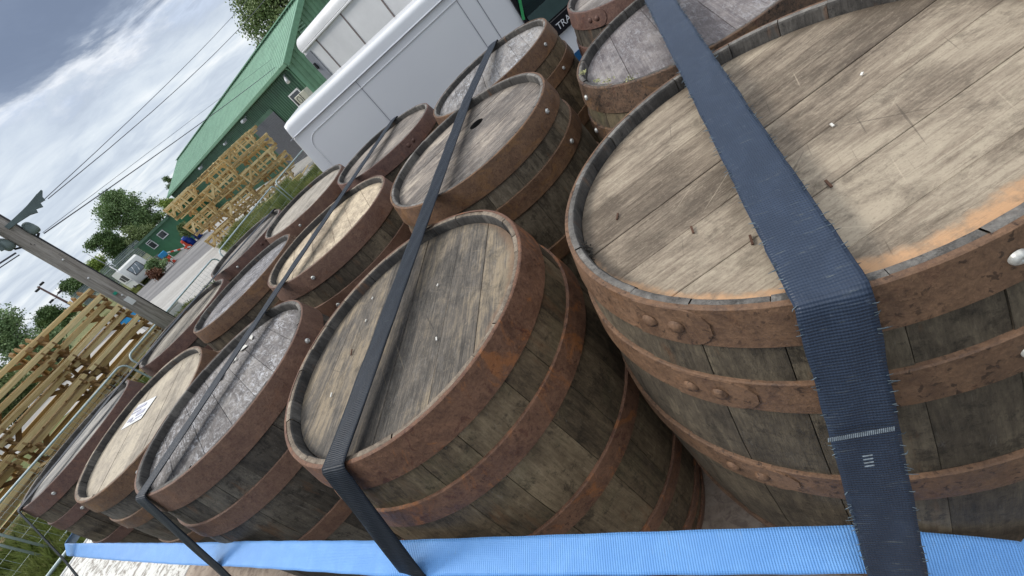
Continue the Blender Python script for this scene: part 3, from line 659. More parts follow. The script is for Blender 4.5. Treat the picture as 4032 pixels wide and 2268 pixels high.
for s in (-.4, .4): mb = MB(); mb.bar((s, 0, .95), (s, -.18, 0), .03, .03); mb.bar((s, 0, .95), (s, .18, 0), .03, .03); mb.build('leg', dark_m, t)
mb = MB(); mb.box((-2.0, 44.0, 0), (0.01, 0.01, 0.01)) if False else None

# ------------------------------------------------------------------ telegraph pole and wires
polew = M('weathered pole timber', .85)
pc = polew.noise(polew.coord((14, 14, 1.2)), 1.6, 8, .7, .4); polew.set('Base Color', polew.ramp(pc, [(.35, (.17, .145, .125)), (.5, (.33, .295, .26)), (.68, (.46, .42, .38))])); polew.bump(pc, .5, .01); polew = polew.m
PB = Vector((math.sin(R_(-29.35))*11.2, math.cos(R_(-29.35))*11.2, 0))
pole = thing('telegraph_pole', 'grey timber telegraph pole with cross arm and insulators left of the road', 'pole', PB)
mb = MB(); mb.tube([(0, 0, 0), (0, 0, 2.5), (0, 0, 5.2), (0, 0, 7.2)], [.155, .145, .13, .12], 20); mb.build('pole', polew, pole)
pd = Vector((math.cos(R_(-29.35)), math.sin(R_(29.35)), 0)).normalized()  # to the right as seen
tw = -Vector((PB.x, PB.y, 0)).normalized()
mb = MB(); mb.tube([pd*.135+tw*.04+Vector((0, 0, .2)), pd*.13+tw*.04+Vector((0, 0, 4.9))], .022, 8); mb.build('cable_duct', dark_m, pole)
porc = simple('pale green insulator glaze', (0.20, 0.25, 0.24), 0.3, var=0.2)
greyarm = simple('grey green arm', (0.13, 0.17, 0.17), 0.7, var=0.15)
for sg, z in ((1, 3.83), (-1, 3.87)):
    c = pd*(sg*.205)+tw*.05+Vector((0, 0, z))
    mb = MB(); mb.lathe([(.0, .12), (.04, .11), (.065, .08), (.08, .02), (.083, -.05), (.07, -.09), (.05, -.11), (0, -.11)], 18, c); mb.build('insulator', porc, pole)
    mb = MB(); mb.tube([c+Vector((0, 0, -.12)), c*0.6+Vector((0, 0, z*0.4-.16)), Vector((0, 0, z-.22))+tw*.13], .018, 6); mb.build('insulator_bracket', dark_m, pole)
mb = MB()   # jagged, split cross arm
V = []; Lx = .74; prof = [(0.0, .03, -.035), (.15, .035, -.04), (.35, .05, -.06), (.45, .06, -.10), (.48, .065, -.05), (.57, .08, -.085), (.6, .085, -.02), (.68, .10, -.03), (.70, .10, 0.03), (.78, .11, .09)]
for (x, zt_, zb_) in prof:
    for y in (-.03, .03): V += [pd*(x+.02)+tw*(.15+y)+Vector((0, 0, 4.02+zt_)), pd*(x+.02)+tw*(.15+y)+Vector((0, 0, 4.02+zb_))]
F = []
for i in range(len(prof)-1):
    o = i*4; F += [(o, o+4, o+5, o+1), (o+2, o+3, o+7, o+6), (o, o+2, o+6, o+4), (o+1, o+5, o+7, o+3)]
F += [(0, 1, 3, 2), (len(V)-4, len(V)-2, len(V)-1, len(V)-3)]
mb.add(V, F); mb.build('cross_arm', greyarm, pole)
mb = MB(); 
for s in (-.25, -.38, -.52): mb.bar(pd*s+tw*.15+Vector((0, 0, 4.06)), pd*(s-.05)+tw*.15+Vector((0, 0, 3.82)), .05, .05)
mb.bar(pd*-.1+tw*.15+Vector((0, 0, 4.05)), pd*-.75+tw*.15+Vector((0, 0, 4.09)), .06, .09); mb.build('cross_arm', greyarm, pole)
for (z, a) in ((3.2, .1), (2.75, -.07), (2.2, .05)):
    mb = MB(); mb.lathe([(0, .0), (.018, 0), (.018, .01), (0, .012)], 8); o = mb.build('pole_stud', white_pvc, pole); o.matrix_local = Matrix.Translation(tw*.147+pd*a*.3+Vector((0, 0, z))) @ Vector((tw.x, tw.y, 0)).to_track_quat('Z', 'Y').to_matrix().to_4x4()
mb = MB(); mb.box(tw*.16+Vector((0, 0, 2.05)), (.1, .02, .16), rz=R_(29)); mb.build('pole_plate', wht_pl, pole)
mb = MB(); mb.box(tw*.16+pd*-.02+Vector((0, 0, 2.3)), (.06, .02, .05), rz=R_(29)); mb.build('pole_tag', simple('green tag', (.02, .3, .2)), pole)
pole2 = thing('telegraph_pole', 'second telegraph pole far behind the green shed', 'pole', (4.7, 30.3, 0))
mb = MB(); mb.tube([(0, 0, 0), (0, 0, 8.0)], [.15, .11], 14); mb.build('pole', polew, pole2)
mb = MB(); mb.box((0, -.14, 7.6), (1.2, .1, .1)); mb.build('cross_arm', greyarm, pole2)
wire_m = simple('dark cable', (0.13, 0.13, 0.16), 0.6)
def wire(a, b, lab, sag=.1, r=.006):
    a, b = Vector(a), Vector(b); P = [a.lerp(b, t)-Vector((0, 0, sag*4*t*(1-t))) for t in np.linspace(0, 1, 14)]
    mb = MB(); mb.tube(P, r, 5); o = mb.build('overhead_wire', wire_m); tag(o, lab, 'wire', 'overhead wires from the pole')
c = PB
arm_tip = PB+pd*.7+tw*.15+Vector((0, 0, 3.98))
def azel(az, el, d): return (math.sin(R_(az))*d, math.cos(R_(az))*d, CAMZ+d*math.tan(R_(el)))
wire(PB+pd*.60+tw*.15+Vector((0, 0, 4.0)), (4.3, 30.2, 7.65), 'upper overhead wire running from the cross arm to the top of the frame', .25)
wire(PB+pd*.74+tw*.15+Vector((0, 0, 3.98)), (5.2, 30.2, 7.45), 'thin overhead wire just under the upper one', .45, .007)
ins1 = PB+pd*.24+tw*.05+Vector((0, 0, 3.66)); ins2 = PB-pd*.24+tw*.05+Vector((0, 0, 3.70))
wire(ins1, SP(.6, -.3, 4.05), 'thick lower wire from the right insulator to the near shed corner', .05, .010)
wire(ins1+Vector((0, 0, .02)), SP(.3, -.3, 4.35), 'thin lower wire beside the thick one to the near shed corner', .0, .004)
wire(ins2, azel(-62, 9.5, 17), 'wire running left from the left insulator out of the frame', .1, .014)
wire(ins2+Vector((0, 0, -.05)), azel(-62, 9.0, 17.2), 'second wire running left just below the first', .1, .009)

# lamp mast
LM = Vector((math.sin(R_(-32.1))*58, math.cos(R_(-32.1))*58, 0)); mast = thing('lamp_mast', 'distant lamp mast with floodlights against the sky left of the pole', 'lamp mast', LM)
rusty = simple('dull brown mast', (0.12, 0.07, 0.06), 0.6)
mb = MB(); mb.tube([(0, 0, 0), (0, 0, 5.5)], [.14, .08], 10); mb.build('mast', rusty, mast)
for (z, s) in ((5.45, .38), (5.3, -.25), (4.1, .5), (4.0, -.5)):
    mb = MB(); d = Vector((math.cos(R_(32)), math.sin(R_(32)), 0)); mb.tube([(0, 0, z-.1), d*s*.6+Vector((0, 0, z))], .035, 6); f = mb.build('arm', rusty, mast)
    mb = MB(); q = d*s+Vector((0, 0, z)); mb.box(q, (.42, .26, .18), rz=R_(32), bev=.04); h = mb.build('lamp_head', dark_m); h.parent = f

# palisade fence on the bank
pal = thing('palisade_fence', 'tall grey palisade fence on the grass bank behind the caravan', 'fence', (-32, 58, 1.4))
pa = Vector((math.sin(R_(-31.5))*67, math.cos(R_(-31.5))*67, 0)); pb_ = Vector((math.sin(R_(-24.2))*57, math.cos(R_(-24.2))*57, 0)); pdn = (pb_-pa).normalized(); Lp = (pb_-pa).length
shared = MB(); shared.add([(-.035, -.01, 0), (.035, -.01, 0), (.035, -.01, 2.2), (0, -.01, 2.4), (-.035, -.01, 2.2), (-.035, .01, 0), (.035, .01, 0), (.035, .01, 2.2), (0, .01, 2.4), (-.035, .01, 2.2)], [(0, 1, 2, 3, 4), (9, 8, 7, 6, 5), (0, 5, 6, 1), (1, 6, 7, 2), (2, 7, 8, 3), (3, 8, 9, 4), (4, 9, 5, 0)])
pm = shared.mesh('pale', simple('galvanised pale', (0.33, 0.38, 0.42), .5, metal=.3)); npale = int(Lp/.2)
for i in range(npale):
    p = pa+pdn*(i*.2); o = mobj('pale', pm); o.location = (p.x, p.y, 1.05-.35*i/npale); o.rotation_euler = (0, 0, math.atan2(pdn.y, pdn.x)); ch(o, pal)
mb = MB()
for z in (1.5, 2.9): mb.bar(pa+Vector((0, 0, z)), pb_+Vector((0, 0, z-.35)), .04, .06)
wbuild(mb, 'rail', galv, pal)

# ------------------------------------------------------------------ trees and shrubs
bark = simple('bark', (0.10, 0.085, 0.07), .9, var=.3, scale=8)
def mk_leaf(name, a, b):
    m = M(name, .6, 0, .3); m.set('Base Color', m.ramp(m.noise(m.coord(), .9, 4, .6), [(.35, a), (.65, b)]))
    m.b.inputs['Transmission Weight'].default_value = 0.0; m.b.inputs['Subsurface Weight'].default_value = 0.0; return m.m
leafs = [mk_leaf('leaves dark', (.070, .130, .045), (.17, .25, .09)), mk_leaf('leaves mid', (.14, .225, .09), (.29, .39, .18)), mk_leaf('leaves bright', (.16, .25, .045), (.30, .38, .09)), mk_leaf('leaves olive', (.12, .17, .06), (.26, .32, .13))]
def leaf_cloud(centres, radii, n, size, flat=.75):
    """n small two-triangle leaf clumps spread through ellipsoids; returns verts, faces"""
    centres = np.array(centres, float); radii = np.array(radii, float)
    w = radii**2.0; k = rng.choice(len(centres), n, p=w/w.sum())
    d = rng.normal(size=(n, 3)); d /= np.linalg.norm(d, axis=1)[:, None]
    r = (rng.random(n)**.42)*(1+.22*rng.normal(size=n))
    P = centres[k]+d*(r*radii[k])[:, None]*np.array([1, 1, flat])
    u = rng.normal(size=(n, 3)); u /= np.linalg.norm(u, axis=1)[:, None]; v = rng.normal(size=(n, 3)); v -= (v*u).sum(1)[:, None]*u; v /= np.linalg.norm(v, axis=1)[:, None]
    s = size*(.6+.8*rng.random(n))[:, None]
    Q = np.stack([P-u*s, P-v*s*.55, P+u*s, P+v*s*.55], 1).reshape(-1, 3)
    return Q
def fast_mesh(name, Q, nper, mat):
    me = bpy.data.meshes.new(name); nf = len(Q)//nper
    me.vertices.add(len(Q)); me.vertices.foreach_set('co', Q.astype(np.float32).ravel())
    me.loops.add(len(Q)); me.loops.foreach_set('vertex_index', np.arange(len(Q), dtype=np.int32))
    me.polygons.add(nf); me.polygons.foreach_set('loop_start', np.arange(0, len(Q), nper, dtype=np.int32)); me.polygons.foreach_set('loop_total', np.full(nf, nper, dtype=np.int32))
    me.materials.append(mat); me.update(calc_edges=True); return me
def tree(label, az, d, h, rad, n, size, leaf, z0=0.0, low=.25, blobs=16, airy=0.0, cat='tree', name='tree', group='trees beyond the yard'):
    p = Vector((math.sin(R_(az))*d, math.cos(R_(az))*d, z0)); t = thing(name, label, cat, p, group=group)
    mb = MB(); top = h*(.72); 
    mb.tube([(0, 0, -.3), (.05*h*random.uniform(-1, 1)*.3, .02*h, top*.5), (.02*h, -.01*h, top)], [h*.028, h*.02, h*.008], 8)
    cs = []; rs = []
    for i in range(blobs):
        a = random.random()*6.28; zz_ = low+(1-low)*random.random()**.8; rr = rad*(1-.55*abs(zz_-.55)/.5)*math.sqrt(random.random())
        cpt = Vector((rr*math.cos(a), rr*math.sin(a), h*zz_*.9)); cs.append(cpt); rs.append(rad*random.uniform(.30, .52))
        b0 = Vector((0, 0, h*max(.18, zz_*.55))); mb.tube([b0, b0.lerp(cpt, .5)+Vector((0, 0, -.02*h)), cpt], [h*.012, h*.008, h*.003], 5)
    for z_ in (.45, .62): cs.append(Vector((0, 0, h*z_))); rs.append(rad*.62)
    mb.build('trunk', bark, t)
    Q = leaf_cloud(cs, np.array(rs)*(1-airy*.25), int(n*1.8), size*.8)
    mobj('crown', fast_mesh('crown', Q, 4, leafs[leaf]), t)
    return t
tree('tall airy mid green tree left of the shed roof end', -22.7, 76, 8.0, 3.1, 12000, .15, 1, 1.4, .2, 26, .5)
tree('dark leafy tree in front of the airy one', -26.1, 72, 5.0, 1.9, 9000, .14, 0, 1.3, .15, 14)
tree('bright yellow green bushy tree beside the palisade fence', -28.4, 70, 3.5, 1.7, 7000, .12, 2, 1.2, .15, 12)
tree('dark tree half hidden by the telegraph pole', -30.6, 72, 3.9, 1.8, 7000, .13, 0, 1.2, .15, 12)
tree('low dark rounded tree under the lamp mast', -33.6, 72, 3.2, 1.8, 7000, .13, 0, 1.2, .15, 12)
tree('broad soft green tree at the left edge of the frame', -36.6, 46, 5.3, 2.0, 9000, .11, 1, .0, .1, 16)
tree('leafy tree behind the left end of the timber stack', -41.0, 44, 5.0, 2.3, 9000, .11, 3, .0, .1, 16)
tree('far left green tree behind the timber stack', -46.5, 42, 5.4, 2.6, 9000, .11, 1, .0, .1, 16)
tree('outermost left tree beyond the fence', -53.0, 40, 5.4, 2.8, 7000, .12, 0, .0, .1, 16)
tree('large leafy tree rising behind the shed ridge', 1.7, 46, 11.0, 2.9, 18000, .13, 3, .0, .3, 26)
tree('dark leafy tree right of the one behind the shed ridge', 6.0, 48, 12.5, 4.0, 14000, .14, 0, .0, .3, 24)
tree('small olive tree between the airy tree and the shed end', -20.0, 66, 4.4, 1.6, 5000, .11, 2, .3, .15, 10)
tree('low hedge tree behind the annex roof', -23.8, 70, 4.4, 2.2, 6000, .12, 3, .3, .1, 10)
tree('tiny dark tree behind the far shed eave', -18.1, 75, 6.4, 1.2, 3000, .1, 0, .3, .4, 6)
tree('dry reddish brown bush between the caravan and the road', -26.1, 44.2, 1.0, .6, 1400, .09, 3, 0, .1, 8, cat='bush', name='bush', group='bushes')
bpy.data.objects['bush'].children
rb = mk_leaf('dry red brown leaves', (.13, .05, .03), (.24, .12, .07))
for o in bpy.data.objects['bush'].children:
    if o.name.startswith('crown'): o.data.materials[0] = rb
tree('green scrub growing against the caravan side', -25.4, 45.4, 1.3, .9, 1600, .09, 1, 0, .1, 8, cat='bush', name='bush', group='bushes')
tree('grey leafy climber against the annex beside the drums', -20.9, 44.6, 2.0, .7, 2200, .08, 3, 0, .1, 10, cat='bush', name='bush', group='bushes')
#@@YARD
# ------------------------------------------------------------------ timber picnic tables, stacked
def mk_timber(name, a, b, c_):
    m = M(name, .7, 0, .35); n = m.noise(m.coord((3, 40, 40), rnd=9), 1, 6, .65, .5); k = m.math('ADD', m.math('MULTIPLY', n, .7), m.math('MULTIPLY', m.oi.outputs['Random'], .3))
    m.set('Base Color', m.ramp(k, [(.30, a), (.5, b), (.7, c_)])); m.bump(n, .3, .004); return m.m
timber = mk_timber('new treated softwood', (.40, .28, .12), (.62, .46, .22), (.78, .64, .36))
timber_d = mk_timber('shaded softwood underside', (.20, .115, .05), (.32, .195, .085), (.44, .29, .13))  # shade under the tables painted as a darker copy of the softwood
def board_mesh(L, w, h): mb = MB(); mb.box((0, 0, 0), (L, w, h), bev=.006); return mb.mesh('board', None)
TL = 2.15
bm_long = board_mesh(TL, .12, .06); bm_edge = board_mesh(TL, .055, .105); bm_leg = board_mesh(.80, .06, .12); bm_cross = board_mesh(1.42, .055, .11); bm_brace = board_mesh(.66, .055, .11); bm_short = board_mesh(.58, .10, .06)
def table_proto(kind):
    t = thing('picnic_table', 'x', 'picnic table')
    def b(name, me, loc, rot=(0, 0, 0), mat=timber): return mobj(name, me, t, loc=loc, rot=rot, mat=mat)
    if kind == 'long':      # long rails towards the viewer, legs at the ends
        for y in (-.68, .68): b('bench_rail', bm_edge, (0, y, .10)); 
        for y in (-.56, .56): b('bench_plank', bm_long, (0, y, .155))
        for y in (-.36, -.18, 0, .18, .36): b('top_plank', bm_long, (0, y, .44))
        b('top_rail', bm_edge, (0, -.42, .40)); b('top_rail', bm_edge, (0, .42, .40))
        for x in (-.9, .9):
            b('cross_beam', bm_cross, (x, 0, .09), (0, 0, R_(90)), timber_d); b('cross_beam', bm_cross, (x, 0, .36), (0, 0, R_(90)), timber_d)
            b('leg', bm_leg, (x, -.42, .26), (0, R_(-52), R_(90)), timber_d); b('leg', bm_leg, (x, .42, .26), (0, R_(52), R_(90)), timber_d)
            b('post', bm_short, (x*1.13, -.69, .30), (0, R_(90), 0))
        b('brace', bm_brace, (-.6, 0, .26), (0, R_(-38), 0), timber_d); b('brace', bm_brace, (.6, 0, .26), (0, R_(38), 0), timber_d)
    else:                   # end frames towards the viewer: uprights carrying long boards
        for i, x in enumerate((-.95, -.30, .35, .98)):
            b('post', bm_short, (x, -.66, .27), (0, R_(90+(-4, 3, -2, 5)[i]), 0)); b('cross_beam', bm_cross, (x, 0, .42), (0, 0, R_(90)))
            if i % 2: b('leg', bm_leg, (x-.05, -.28, .24), (0, R_(-50+i*3), R_(90)), timber)
        b('bench_rail', bm_edge, (0, -.60, .50)); b('bench_rail', bm_edge, (0, -.56, .20)); b('top_plank', bm_long, (0, -.2, .50)); b('top_plank', bm_long, (0, .25, .30))
        for x in (-.62, .02, .68): b('post', bm_short, (x, -.50, .27), (0, R_(87), 0)); b('bench_rail', bm_edge, (0, .6, .46))
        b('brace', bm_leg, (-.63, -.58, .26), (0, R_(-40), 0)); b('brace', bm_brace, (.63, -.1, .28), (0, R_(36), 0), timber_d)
    index_kids(t); return t
LV = ['bottom', 'second lowest', 'middle', 'second from top', 'topmost']
def stack(kind, base, ang, ncol, nlev, pitch, cols, colnames, where):
    proto = table_proto(kind); first = True
    d = Vector((math.cos(ang), math.sin(ang), 0))
    for ci in range(ncol):
        for l in range(nlev):
            o = proto if first else copy_tree(proto); first = False
            j = d*(ci*(TL+.12)+random.uniform(-.09, .09)) + Vector((-d.y, d.x, 0))*random.uniform(-.10, .10)
            o.location = base+j+Vector((0, 0, .12+l*pitch)); o.rotation_euler = (random.uniform(-.012, .012), random.uniform(-.015, .015), ang+random.uniform(-.05, .05))
            if kind == 'end' and (ci+l) % 2: o.rotation_euler[2] += math.pi; 
            o['label'] = f'{LV[l]} table, {colnames[ci]} pile of {where}'; o['group'] = f'picnic tables in {where}'
P1 = Vector((-9.36, 15.96, 0)); P2 = Vector((-10.54, 14.10, 0)); dl = (P1-P2).normalized()
baseL = P1-dl*1.12
stack('long', baseL, math.atan2(-dl.y, -dl.x), 4, 5, .515, None, ['rightmost', 'second from right', 'third from right', 'far left'], 'the stack left of the pole')
Q1 = Vector((-10.0, 28.3, 0)); Q2 = Vector((-4.0, 26.4, 0)); dq = (Q2-Q1).normalized()
stack('end', Q1+dq*.7, math.atan2(dq.y, dq.x), 3, 5, .575, None, ['left', 'middle', 'right'], 'the stack before the green shed')
# loose timbers on the ground in front of the stacks
moss = mk_timber('mossy old timber', (.12, .10, .035), (.26, .22, .08), (.42, .35, .13))
for i, (a, b, lab) in enumerate((((-9.9, 13.3, .12), (-6.9, 15.6, .12), 'mossy beam lying along the foot of the left timber stack'), ((-12.4, 10.6, .14), (-10.1, 12.9, .12), 'long mossy beam lying left of the other beam by the fence'),
    ((-8.9, 24.6, .1), (-5.6, 22.6, .1), 'loose beam lying in front of the right timber stack'), ((-7.5, 25.3, .25), (-3.6, 23.6, .2), 'upper loose beam lying against the right timber stack'))):
    mb = MB(); mb.bar(a, b, .18, .16, bev=.01); tag(mb.build('timber_beam', moss), lab, 'beam', 'loose beams on the grass')
OC = [w+' pale offcut lying in the grass before the right timber stack' for w in ('leftmost', 'second', 'third', 'fourth', 'middle', 'sixth', 'seventh', 'eighth', 'rightmost')]
for i in range(9):
    q = Vector((-8.2, 24.4, 0))+dq*(.3+i*.62)+Vector((random.uniform(-.4, .4), random.uniform(-1.2, .6), .06+random.random()*.25)); a = random.uniform(-.9, .6)
    mb = MB(); mb.bar(q, q+Vector((math.cos(a), math.sin(a), random.uniform(-.05, .2)))*random.uniform(.5, 1.1), .08, .04); tag(mb.build('offcut', timber), OC[i], 'offcut', 'timber offcuts before the right stack')
# junk seen through the left stack
for (p, lab, mat, s) in (((-12.9, 21.5, .75), 'pale blue plastic tank seen through the left timber stack', sky_pl, (.8, .5, .6)), ((-12.2, 21.0, .3), 'white box behind the left timber stack', wht_pl, (.7, .5, .5)), ((-9.5, 17.9, .3), 'white crate beside the foot of the pole', wht_pl, (.55, .4, .4))):
    t = thing('storage_box', lab, 'box', (p[0], p[1], p[2]))
    mb = MB(); mb.box((0, 0, 0), s, rz=.5, bev=.05); mb.build('body', mat, t)
    mb = MB(); mb.box((0, 0, s[2]/2+.03), (s[0]*1.04, s[1]*1.04, .05), rz=.5, bev=.01); mb.build('lid', mat, t)

# ------------------------------------------------------------------ mesh fence panels
fm = simple('galvanised fence tube', (0.47, 0.56, 0.57), .4, metal=.25, var=.1, scale=12)
FH = 1.28
def fence_panel(a, b, lab):
    a, b = Vector((*a, 0)), Vector((*b, 0)); d = (b-a).normalized(); L = (b-a).length
    t = thing('mesh_fence_panel', lab, 'fence panel', a, math.atan2(d.y, d.x), group='mesh fence panels across the yard')
    r = .14; P = [(0.03, 0, .12), (0.03, 0, FH-r)]+[(0.03+r*(1-math.cos(q)), 0, FH-r+r*math.sin(q)) for q in np.linspace(.3, math.pi/2, 5)]+[(L-.03-r+r*math.sin(q), 0, FH-r+r*math.cos(q)) for q in np.linspace(0, math.pi/2, 5)]+[(L-.03, 0, .12)]
    mb = MB(); mb.tube(P, .021, 8); mb.build('frame', fm, t)
    mb = MB(); mb.tube([(0.03, 0, .17), (L-.03, 0, .17)], .018, 8); mb.build('bottom_rail', fm, t)
    mb = MB(); x = .12
    while x < L-.1: mb.tube([(x, 0, .17), (x, 0, FH-.02)], .0022, 4, False); x += .105
    for z in (.42, .68, .94, 1.12): mb.tube([(.05, 0, z), (L-.05, 0, z)], .0022, 4, False)
    mb.build('wire_mesh', fm, t)
    for x in (0.03, L-.03):
        mb = MB(); mb.box((x, 0, .06), (.24, .6, .12), bev=.03); mb.build('foot', simple('concrete foot', (.3, .29, .27)) if False else galv, t)
FJ = [(-11.6, 5.0), (-9.1, 7.8), (-6.95, 10.3), (-5.06, 13.0), (-3.4, 16.6)]
fence_panel((-6.95, 10.3), (-5.10, 12.97), 'mesh fence panel crossing in front of the road by the pole')
fence_panel((-5.02, 13.05), (-3.4, 16.5), 'mesh fence panel in front of the right timber stack')
fence_panel((-9.05, 7.75), (-7.0, 10.24), 'mesh fence panel in front of the left timber stack')
fence_panel((-11.6, 5.0), (-9.1, 7.7), 'leftmost mesh fence panel in the near grass')
fence_panel((-3.35, 16.6), (-1.5, 19.6), 'mesh fence panel running behind the white van')
clampm = simple('clamp', (.5, .5, .5), .4)
t = thing('fence_tube', 'loose pale green tube lying in the grass behind the barrels', 'tube', (-3.5, 5.5, .1))
mb = MB(); mb.tube([(-9.9, 5.2, .25), (-6.9, 8.1, .25), (-4.9, 10.9, .28), (-2.6, 15.0, .28)], .03, 8); wbuild(mb, 'tube', fm, t)

# ------------------------------------------------------------------ grass
gm = M('grass blades', .6, 0, .25); x = gm.noise(gm.coord(), 1.3, 5, .6); gm.set('Base Color', gm.ramp(x, [(.3, (.12, .17, .035)), (.5, (.24, .28, .075)), (.7, (.42, .40, .18))])); gm = gm.m
def grass(name, quad, n, h, label, w=.012):
    q = np.array(quad, float); u = rng.random(n); v = rng.random(n)
    P = (q[0]*(1-u)[:, None]*(1-v)[:, None]+q[1]*u[:, None]*(1-v)[:, None]+q[2]*u[:, None]*v[:, None]+q[3]*(1-u)[:, None]*v[:, None])
    cl = np.sin(P[:, 0]*1.7+2)*np.cos(P[:, 1]*1.3)+np.sin(P[:, 0]*4.1)*np.sin(P[:, 1]*3.7)*.6
    keep = cl+rng.normal(size=n)*.8 > -.5; P = P[keep]; cl = cl[keep]; n = len(P)
    hh = h*(.45+.5*np.clip(cl+.6, 0, 1.6))*(.6+.6*rng.random(n)); a = rng.random(n)*6.28; ln = rng.random(n)*.7*hh; b = rng.random(n)*6.28
    base = np.c_[P, np.zeros(n)]; dx = np.c_[np.cos(a), np.sin(a), 0*a]*w*(.7+.8*rng.random(n))[:, None]
    lean = np.c_[np.cos(b)*ln, np.sin(b)*ln, 0*a]
    mid = base+lean*.35+np.c_[0*a, 0*a, hh*.6]; tip = base+lean+np.c_[0*a, 0*a, hh]
    Q = np.stack([base-dx, base+dx, mid+dx*.7, tip, mid-dx*.7], 1).reshape(-1, 3)
    o = mobj(name, fast_mesh(name, Q, 5, gm)); tag(o, label, 'grass', kind='stuff')
grass('grass', [(-12.5, 3.5), (-3.6, 3.2), (-2.5, 12.0), (-9.0, 13.0)], 90000, .34, 'rough yellow green grass along the near mesh fence')
grass('grass', [(-6.5, 10.5), (-1.5, 9.0), (1.0, 20.0), (-4.5, 22.5)], 60000, .42, 'long grass between the white van and the right timber stack')
grass('grass', [(-13.0, 9.0), (-6.8, 10.3), (-5.2, 16.5), (-10.5, 19.5)], 50000, .32, 'weedy grass around the left timber stack')
grass('grass', [(-5.0, 14.0), (-2.0, 18.5), (-5.0, 25.5), (-9.5, 25.5)], 40000, .45, 'long grass at the foot of the right timber stack', .016)
grass('grass', [(-34, 44), (-24.6, 46.2), (-22, 54), (-42, 60)], 30000, .35, 'grass on the far verge around the caravan', .03)
#@@LOAD
# ------------------------------------------------------------------ flatbed
deckm = M('worn plywood deck', .75, 0, .35)
dn = deckm.noise(deckm.coord((1, 1, 1)), 5, 8, .7, .6); dn2 = deckm.noise(deckm.coord((1, 1, 1), loc=(4, 4, 4)), 28, 6, .75, .8)
dc = deckm.ramp(dn, [(.35, (.16, .12, .09)), (.5, (.33, .26, .20)), (.65, (.46, .38, .30))]); dc = deckm.mix(deckm.ramp(dn2, [(.5, 0), (.62, .6)]), dc, (.14, .10, .085))
deckm.set('Base Color', dc); deckm.bump(dn2, .3, .003); deckm = deckm.m
peel = M('peeling white paint', .7, 0, .35)
pn = peel.noise(peel.coord(), 13, 8, .72, .9); pn2 = peel.noise(peel.coord(loc=(3, 3, 3)), 45, 5, .7, .5)
pcx = peel.ramp(peel.math('ADD', peel.math('MULTIPLY', pn, .75), peel.math('MULTIPLY', pn2, .25)), [(.42, (.26, .23, .20)), (.47, (.45, .43, .38)), (.50, (.68, .67, .62)), (.7, (.78, .77, .73))]); peel.set('Base Color', pcx); peel.bump(pn, .5, .004); peel = peel.m
DZ = DECKZ
def trap(a0, a1, o0, o1, z0, z1):
    mb = MB(); c = T((a0+a1)/2, (o0+o1)/2, (z0+z1)/2); mb.box(c, (abs(a1-a0), abs(o1-o0), z1-z0), rz=math.atan2(V2.y, V2.x), bev=.004); return mb
flat = thing('flatbed_trailer', 'flatbed trailer with worn plywood and peeling white boards under the barrels', 'trailer', T(2, -.7, 0))
aa = -1.6; k = 0
while aa < 5.45:
    b_ = min(aa+1.22, 5.5); m_ = deckm if aa < 2.75 else peel
    wbuild(trap(aa+.003, b_-.003, .80, -2.0, DZ-.03-.0008*(k % 2), DZ-.0008*(k % 2)), 'deck_board', m_, flat); aa = b_; k += 1
wbuild(trap(-1.65, 5.54, .845, .803, DZ-.14, DZ+.006), 'side_rail', deckm, flat)
wbuild(trap(-1.65, 5.54, -2.003, -2.045, DZ-.14, DZ+.006), 'side_rail', deckm, flat)
wbuild(trap(5.503, 5.53, .80, -2.0, DZ-.12, DZ+.008), 'end_rail', simple('white edge trim', (.72, .72, .70), .5), flat)
steel_d = simple('dark chassis steel', (.03, .03, .03), .5)
for o_ in (-.2, -1.2): wbuild(trap(-1.6, 5.5, o_+.06, o_-.06, DZ-.30, DZ-.142), 'chassis_beam', steel_d, flat)
for al in (1.4, 2.4):
    for o_ in (.35, -1.75):
        c = T(al, o_, .36); mb = MB(); mb.tube([c-O2*.12, c+O2*.12], .36, 24); w = wbuild(mb, 'wheel', dark_m, flat)
        mb = MB(); mb.tube([c-O2*.125, c+O2*.125], .2, 16); q = mb.build('rim', galv); q.parent = w
    c1, c2 = T(al, .35, .36), T(al, -1.75, .36); mb = MB(); mb.tube([c1, c2], .05, 8); wbuild(mb, 'axle', steel_d, flat)
    mb = MB(); mb.bar(T(al, -.2, .36), T(al, -.2, DZ-.30), .1, .1, up=V2); mb.bar(T(al, -1.2, .36), T(al, -1.2, DZ-.30), .1, .1, up=V2); wbuild(mb, 'axle_mount', steel_d, flat)

